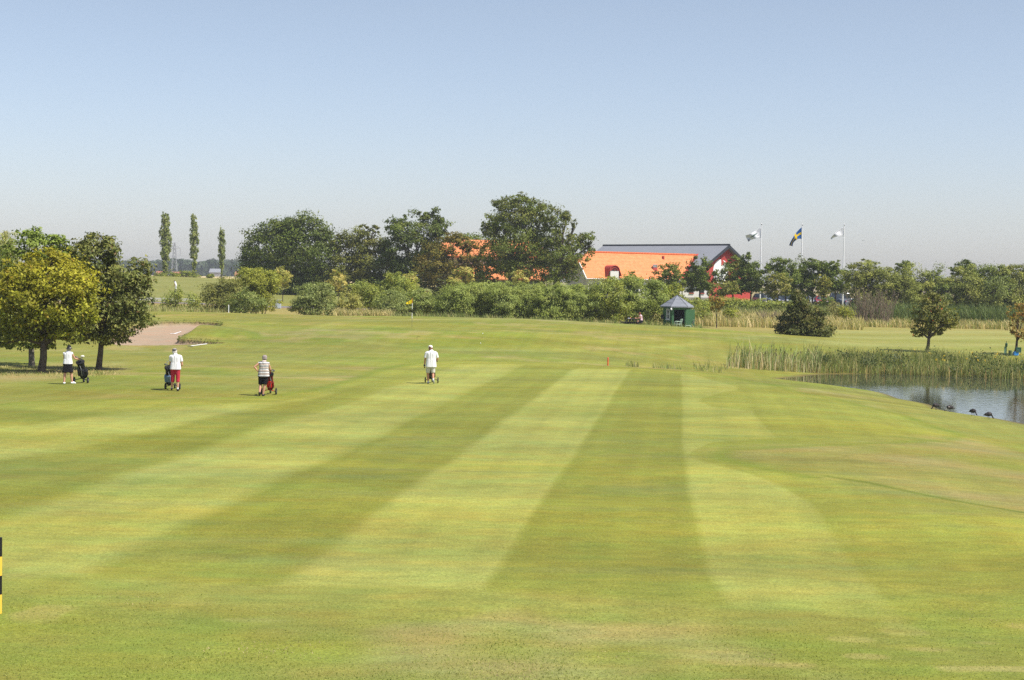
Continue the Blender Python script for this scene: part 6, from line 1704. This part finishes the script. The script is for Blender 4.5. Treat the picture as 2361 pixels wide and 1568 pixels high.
def bag(loc, rz, label, who, main, accent, cx=0.0, top=(0, .46, .98), foot=(0, .88, .24), rad=.125, heads=None, cover=None):
    r = empty('golf_bag', loc, rz, label, 'golf bag')
    t_, b_ = Vector((cx + top[0], top[1], top[2])), Vector((cx + foot[0], foot[1], foot[2])); d = (t_ - b_)
    mb = MB(); mb.tube([b_, b_ + d * .06, b_ + d * .4, b_ + d * .8, t_], [rad * .85, rad * .98, rad * .96, rad * .92, rad], 16); mb.build('bag_body', main, r, smooth=True)
    n_ = Vector((0, d.z, -d.y)).normalized(); n_ = Vector((0, -abs(n_.y), abs(n_.z))) if False else Vector((0, -d.z, d.y)).normalized()
    mb = MB(); mb.tube([t_ - d * .04, t_ + d * .03], [rad * 1.12, rad * 1.16], 16); mb.build('top_cuff', mat('black_rubber', (.015, .015, .016), .7), r, smooth=True)
    for sx_, a, e, mm_ in ((-1, .12, .55, accent), (1, .12, .50, main)):
        mb = MB(); c = b_ + d * ((a + e) / 2) + Vector((sx_ * rad * .92, 0, 0)); mb.box(c, (rad * .7, rad * 1.3, d.length * (e - a)), M=Matrix.Rotation(math.atan2(-d.y, d.z), 3, 'X')); mb.build('pocket', mm_, r, bevel=.03)
    mb = MB(); c = b_ + d * .42 + n_ * rad * .95; mb.box(c, (rad * 1.2, rad * .5, d.length * .42), M=Matrix.Rotation(math.atan2(-d.y, d.z), 3, 'X')); mb.build('pocket', accent, r, bevel=.025)
    mb = MB(); mb.tube([t_ - d * .08 + n_ * rad, t_ - d * .3 + n_ * (rad + .07) + Vector((.05, 0, 0)), b_ + d * .25 + n_ * (rad + .04)], .012, 5); mb.build('strap', mat('grey_strap', (.25, .26, .27), .7), r)
    rs_ = RS(int(abs(loc[0]) * 100) + 3)
    for k in range(6):
        a = k * 1.05; off = Vector((math.cos(a) * rad * .6, math.sin(a) * rad * .5, 0)); L2 = rs_.uniform(.10, .26)
        p = t_ + off; tip = p + d.normalized() * L2 + Vector((off.x * .6, 0, 0))
        big = k in (0, 3)
        c = empty('golf_club', loc, rz, 'golf club standing in the bag of ' + who if not (cover and k == 0) else cover[1], 'golf club', 'clubs in the bag of ' + who)
        mb = MB(); mb.tube([p - d * .5, tip], .006, 5); mb.build('shaft', mat('steel_shaft', (.55, .55, .56), .25, .5, metal=.8), c)
        mb = MB()
        if big: mb.lathe(tip + Vector((.02, -.02, .02)), [(.01, -.035), (.04, -.025), (.052, 0), (.04, .026), (.01, .035)], 12, sy=1.2)
        else: mb.box(tip + Vector((.02, 0, .02)), (.075, .018, .045), M=Matrix.Rotation(.5, 3, 'Y'))
        if cover and k == 0: mb = MB(); mb.lathe(tip + Vector((.0, -.02, .03)), [(.02, -.05), (.07, -.035), (.088, 0), (.07, .035), (.02, .05)], 14, sy=1.1)
        mb.build('club_head', (cover[0] if cover and k == 0 else mat('black_gloss', (.02, .02, .022), .2, .5) if big else mat('steel_shaft', (.55, .55, .56))), c, smooth=big)
    return r

BLKC = mat('black_cloth', (.016, .015, .018), .85, .1, noise=.2, nscale=6); BLKN = mat('black_nylon', (.010, .010, .012), .55, .3)
WHT = mat('white_cotton', (.80, .80, .82), .85, .1, noise=.02, nscale=6)
SF = math.radians(0)
# woman with the hat
X, Y = hit(156, 886.5); gW1 = Vector((X, Y, gz(X, Y)))
person(gW1, 0, 'person in a black hat, white sleeveless top and black shorts pushing a trolley', dict(
    head=(.045, .03, 1.505), neck=(.01, 0, 1.40), shL=(-.155, .0, 1.315), shR=(.165, 0, 1.325), elL=(-.19, .14, 1.08), haL=(-.02, .36, 1.04), elR=(.26, .12, 1.10), haR=(.345, .30, 1.065),
    hipL=(-.085, 0, .86), hipR=(.085, 0, .86), knL=(-.125, .02, .46), knR=(.13, .06, .47), anL=(-.145, -.03, .09), anR=(.165, .07, .10), toeL=(-.15, .13, .035), toeR=(.27, .19, .04)),
    dict(hem=.87, sleeve=.02, shirt=WHT, trousers=BLKC, trouser=.92, flare=.022, skirt=.52, shoes=WHT, hat=('bucket', mat('black_felt', (.022, .022, .025), .9, .1)), hair=mat('grey_hair', (.42, .38, .35), .8), face=(.25, 1, 0), gripR=1, gripL=1, loose=.012, girth=1.0))
trolley(gW1, 0, 'black golf trolley pushed by the person in the black hat', mat('frame_black', (.03, .03, .03), .4, .4), handle=(.36, .34, 1.06), wheels=(.07, .66))
bag(gW1, 0, 'bulky black golf bag carried on the trolley of the person in the hat', 'the person in the black hat', BLKN, mat('black_nylon2', (.02, .02, .025), .5, .3), cx=.42, rad=.165, top=(-.02, .50, .93), foot=(.06, .85, .26), cover=(mat('pale_cover', (.62, .60, .52), .7), 'golf club with a large pale head cover sticking out of the black bag'))
# man with red trousers
X, Y = hit(404, 902.5); gM2 = Vector((X, Y, gz(X, Y)))
person(gM2, 0, 'person in a grey cap, white polo shirt and red cropped trousers with a trolley', dict(
    head=(-.045, .03, 1.62), neck=(-.01, 0, 1.50), shL=(-.19, 0, 1.41), shR=(.20, 0, 1.41), elL=(-.235, .10, 1.09), haL=(-.24, .33, 1.04), elR=(.265, .05, 1.08), haR=(.14, .27, .99),
    hipL=(-.09, 0, .92), hipR=(.09, 0, .92), knL=(-.115, .05, .52), knR=(.105, 0, .52), anL=(-.17, .12, .11), anR=(.105, -.04, .09), toeL=(-.205, .26, .05), toeR=(.115, .12, .035)),
    dict(hem=.88, sleeve=.62, shirt=WHT, trousers=mat('red_cotton', (.46, .035, .06), .85, .1, noise=.08, nscale=5), trouser=1.35, flare=.010, shoes=mat('black_shoe', (.02, .02, .022), .5), sock=WHT, hat=('flat', mat('grey_cap', (.13, .115, .12), .9)), hair=mat('white_hair', (.60, .57, .54), .8), face=(-.25, 1, 0), gripL=1, gripR=1, loose=.020, girth=1.05))
trolley(gM2, 0, 'black golf trolley with orange hubs beside the person in red trousers', mat('frame_black', (.03, .03, .03)), handle=(-.24, .36, 1.02), wheels=(-.56, .02), wm=mat('frame_black', (.03, .03, .03)))
bag(gM2, 0, 'black golf bag with pale blue patches beside the red trousers', 'the person in red trousers', BLKN, mat('pale_blue_nylon', (.16, .27, .42), .5, .3), cx=-.40, rad=.155, top=(.03, .48, .92), foot=(.0, .86, .24))
# woman in the striped top
X, Y = hit(607, 913.5); gW3 = Vector((X, Y, gz(X, Y)))
stm = bpy.data.materials.new('striped_knit'); stm.use_nodes = True; nt = stm.node_tree; b = nt.nodes['Principled BSDF']; b.inputs['Roughness'].default_value = .85
tc = nt.nodes.new('ShaderNodeTexCoord'); sp = nt.nodes.new('ShaderNodeSeparateXYZ'); nt.links.new(tc.outputs['Object'], sp.inputs[0])
m1 = nt.nodes.new('ShaderNodeMath'); m1.operation = 'MULTIPLY'; m1.inputs[1].default_value = 1 / .130; nt.links.new(sp.outputs['Z'], m1.inputs[0])
m2 = nt.nodes.new('ShaderNodeMath'); m2.operation = 'FRACT'; nt.links.new(m1.outputs[0], m2.inputs[0])
cr = nt.nodes.new('ShaderNodeValToRGB'); cr.color_ramp.interpolation = 'CONSTANT'; e = cr.color_ramp.elements
e[0].position = 0; e[0].color = (.035, .03, .035, 1); e[1].position = .20; e[1].color = (.80, .80, .80, 1)
for p, c_ in ((.5, (.035, .03, .035, 1)), (.70, (.78, .66, .58, 1))): x_ = e.new(p); x_.color = c_
nt.links.new(m2.outputs[0], cr.inputs[0]); nt.links.new(cr.outputs[0], b.inputs['Base Color'])
person(gW3, 0, 'person in a striped sleeveless top with the left hand on the hip', dict(
    head=(.04, .02, 1.53), neck=(.03, 0, 1.41), shL=(-.155, 0, 1.33), shR=(.19, 0, 1.30), elL=(-.355, -.05, 1.165), haL=(-.215, -.02, .985), elR=(.26, .10, 1.07), haR=(.235, .30, 1.03),
    hipL=(-.09, 0, .85), hipR=(.095, 0, .85), knL=(-.12, .05, .45), knR=(.05, 0, .45), anL=(-.135, -.10, .17), anR=(-.015, .0, .085), toeL=(-.15, .02, .035), toeR=(.01, .16, .03)),
    dict(hem=.775, sleeve=.02, shirt=stm, trousers=BLKC, trouser=.95, flare=.024, shoes=mat('dark_shoe', (.04, .035, .04), .6), hair=mat('grey_hair2', (.30, .25, .235), .85), face=(-.05, 1, 0), gripR=1, loose=.018, girth=1.12))
trolley(gW3, 0, 'golf trolley with a bright red axle and frame behind the striped top', mat('frame_red', (.60, .02, .015), .35, .4), handle=(.225, .36, 1.02), wheels=(-.19, .40), wr=.14)
bag(gW3, 0, 'red and black golf bag showing beside the black shorts', 'the person in the striped top', mat('dark_red_nylon', (.16, .008, .010), .5, .3), mat('bright_red_nylon', (.70, .025, .02), .5, .3), cx=.19, rad=.115, top=(.02, .48, .86), foot=(-.04, .86, .22))
# man with the white cap
X, Y = hit(993, 886); gM4 = Vector((X, Y, gz(X, Y)))
person(gM4, 0, 'person in a white cap, white shirt and pale shorts with a dark glove', dict(
    head=(-.035, .02, 1.62), neck=(-.005, 0, 1.50), shL=(-.20, 0, 1.40), shR=(.21, 0, 1.40), elL=(-.265, -.01, 1.11), haL=(-.295, .05, .86), elR=(.30, .08, 1.13), haR=(.19, .29, 1.0),
    hipL=(-.09, 0, .90), hipR=(.09, 0, .90), knL=(-.14, .06, .47), knR=(.10, -.01, .48), anL=(-.115, .08, .09), anR=(.12, -.20, .21), toeL=(-.13, .24, .035), toeR=(.145, -.10, .05)),
    dict(hem=.76, sleeve=.78, shirt=WHT, trousers=mat('pale_shorts', (.55, .54, .47), .85, .1), trouser=.93, flare=.026, shoes=mat('grey_shoe', (.35, .36, .38), .6), sock=WHT, hat=('cap', mat('cream_cap', (.80, .76, .70), .85)), hair=mat('short_brown_hair', (.20, .10, .07), .8), face=(-.8, .6, 0), gripR=1, glove='L', loose=.030, girth=1.12), skin=SKIN2)
trolley(gM4, 0, 'dark golf trolley in front of the person in the white cap', mat('frame_black', (.03, .03, .03)), handle=(.16, .36, .99), wheels=(-.285, .29), wr=.13, wm=mat('frame_dull', (.12, .05, .04), .5))
bag(gM4, 0, 'black golf bag seen between the legs of the person in the white cap', 'the person in the white cap', BLKN, mat('black_nylon2', (.02, .02, .025)), cx=.0, rad=.13, top=(0, .56, .72), foot=(-.0, .86, .22))
# distant golfer bending over a putt
g = on_ground(405, 250)
person(g, 0, 'far person in white bending over beside the fairway at the left', dict(
    head=(-.22, .05, 1.52), neck=(-.13, .03, 1.42), shL=(-.06, -.16, 1.34), shR=(-.06, .18, 1.34), elL=(-.14, -.2, 1.06), haL=(-.22, -.04, .84), elR=(-.14, .2, 1.06), haR=(-.22, .04, .84),
    hipL=(.06, -.09, .88), hipR=(.06, .09, .88), knL=(.0, -.1, .48), knR=(.02, .1, .48), anL=(.02, -.11, .09), anR=(.06, .11, .09), toeL=(-.14, -.12, .03), toeR=(-.10, .12, .03)),
    dict(hem=.86, sleeve=.6, shirt=WHT, trousers=WHT, trouser=1.9, shoes=WHT, hair=mat('black_hair', (.03, .025, .025), .8), face=(-.9, 0, -.4), loose=.02, girth=1.0), vox=.014)
# seated person at the picnic table
c = on_ground(1456, 147.2); sp_ = Vector((c.x + .80, c.y - .25, c.z))
person(sp_, math.radians(8), 'person in a pale pink sleeveless top sitting at the picnic table', dict(
    head=(-.12, 0, 1.20), neck=(-.06, 0, 1.08), shL=(.0, -.17, 1.0), shR=(.0, .17, 1.0), elL=(-.16, -.24, .82), haL=(-.38, -.16, .79), elR=(-.16, .22, .82), haR=(-.40, .10, .80),
    hipL=(.04, -.10, .54), hipR=(.04, .10, .54), knL=(-.36, -.13, .52), knR=(-.36, .13, .52), anL=(-.30, -.12, .10), anR=(-.32, .13, .10), toeL=(-.46, -.13, .03), toeR=(-.48, .14, .03)),
    dict(hem=.56, sleeve=.02, shirt=mat('pale_pink', (.72, .50, .55), .85, .1), trousers=BLKC, trouser=.6, shoes=WHT, hair=mat('auburn_hair', (.22, .055, .03), .8), face=(-.9, 0, -.35), loose=.014, girth=1.02), vox=.012, skin=SKIN2)
mb = MB(); mb.lathe((c.x - .12, c.y - .3, c.z + .815), [(.03, -.05), (.05, 0), (.03, .05)], 10); tag(mb.build('food_box', mat('orange_card', (.75, .28, .06), .7), smooth=True), 'small orange packet on the picnic table', 'packet')
mb = MB(); mb.box((c.x - .25, c.y - .35, c.z + .785), (.22, .16, .05)); tag(mb.build('paper', WP), 'white paper lying on the dark picnic table', 'paper')

# ------------------------------------------------------------------ grazing birds on the bank
FD = mat('dark_feathers', (.045, .040, .042), .7, .2, noise=.35, nscale=18); FP = mat('pale_feathers', (.30, .27, .25), .8, .1, noise=.2, nscale=14)
def bird(x, y, rz, label, pale=False, neck=1.0):
    X, Y = hit(x, y)
    while gz(X, Y) < WATER_Z + .10: X *= .995; Y *= .995
    g = Vector((X, Y, gz(X, Y)))
    r = empty('grazing_bird', g, rz, label, 'bird', 'birds grazing on the pond bank')
    mb = MB()
    seg(mb, (-.09, 0, .20), .075, (.07, 0, .215), .085, sq=.85); seg(mb, (.0, 0, .235), .080, (.0, 0, .20), .085, sq=.9)
    seg(mb, (-.10, 0, .20), .055, (-.205, 0, .165), .018, sq=.7)              # tail
    seg(mb, (.08, 0, .22), .050, (.15, 0, .15), .030); seg(mb, (.15, 0, .15), .030, (.185, 0, .075), .024)   # neck down to the grass
    seg(mb, (.185, 0, .07), .028, (.215, 0, .05), .024); seg(mb, (.215, 0, .05), .016, (.25, 0, .025), .006)
    fuse(mb, 'body', FD, r, .008, 2)
    for s in (-1, 1):
        mb = MB(); seg(mb, (.06, s * .062, .225), .035, (-.15, s * .04, .19), .012, sq=.5); mb.build('wing', FP if pale else mat('brown_feathers', (.085, .068, .06), .8, noise=.3, nscale=20), r, smooth=True)
        mb = MB(); dx = .03 * s; seg(mb, (.0 + dx, s * .035, .13), .012, (.01 + dx, s * .035, .07), .007, 6); seg(mb, (.01 + dx, s * .035, .07), .006, (.0 + dx, s * .035, .012), .006, 6); seg(mb, (-.01 + dx, s * .035, .008), .006, (.045 + dx, s * .035, .006), .006, 6); mb.build('leg', mat('bird_leg', (.10, .07, .05), .7), r)
    if pale: mb = MB(); seg(mb, (.13, 0, .175), .036, (.19, 0, .075), .031); mb.build('neck_patch', mat('white_feathers', (.62, .58, .52), .8), r, smooth=True)
bird(2158, 944, math.pi + .1, 'dark grazing bird at the water edge, leftmost of the four')
bird(2190, 948.5, math.pi - .1, 'grazing bird with a whitish neck near the leftmost bird', pale=True)
bird(2243, 955, -.9, 'rounded dark grazing bird with its back turned, third along the bank')
bird(2279, 959.5, -.15, 'dark bird grazing to the right, last along the bank')
# ------------------------------------------------------------------ air
hm = bpy.data.materials.new('haze'); hm.use_nodes = True
nt = hm.node_tree; nt.nodes.remove(nt.nodes['Principled BSDF'])
pv = nt.nodes.new('ShaderNodeVolumePrincipled')
pv.inputs['Color'].default_value = (.90, .96, 1, 1); pv.inputs['Density'].default_value = HAZE; pv.inputs['Anisotropy'].default_value = 0
nt.links.new(pv.outputs[0], nt.nodes['Material Output'].inputs['Volume'])
hz = MB().box((0, 600, 24), (3800, 1900, 60)).build('haze', hm)
tag(hz, kind='stuff', label='pale blue summer haze hanging over the far fields', cat='haze')
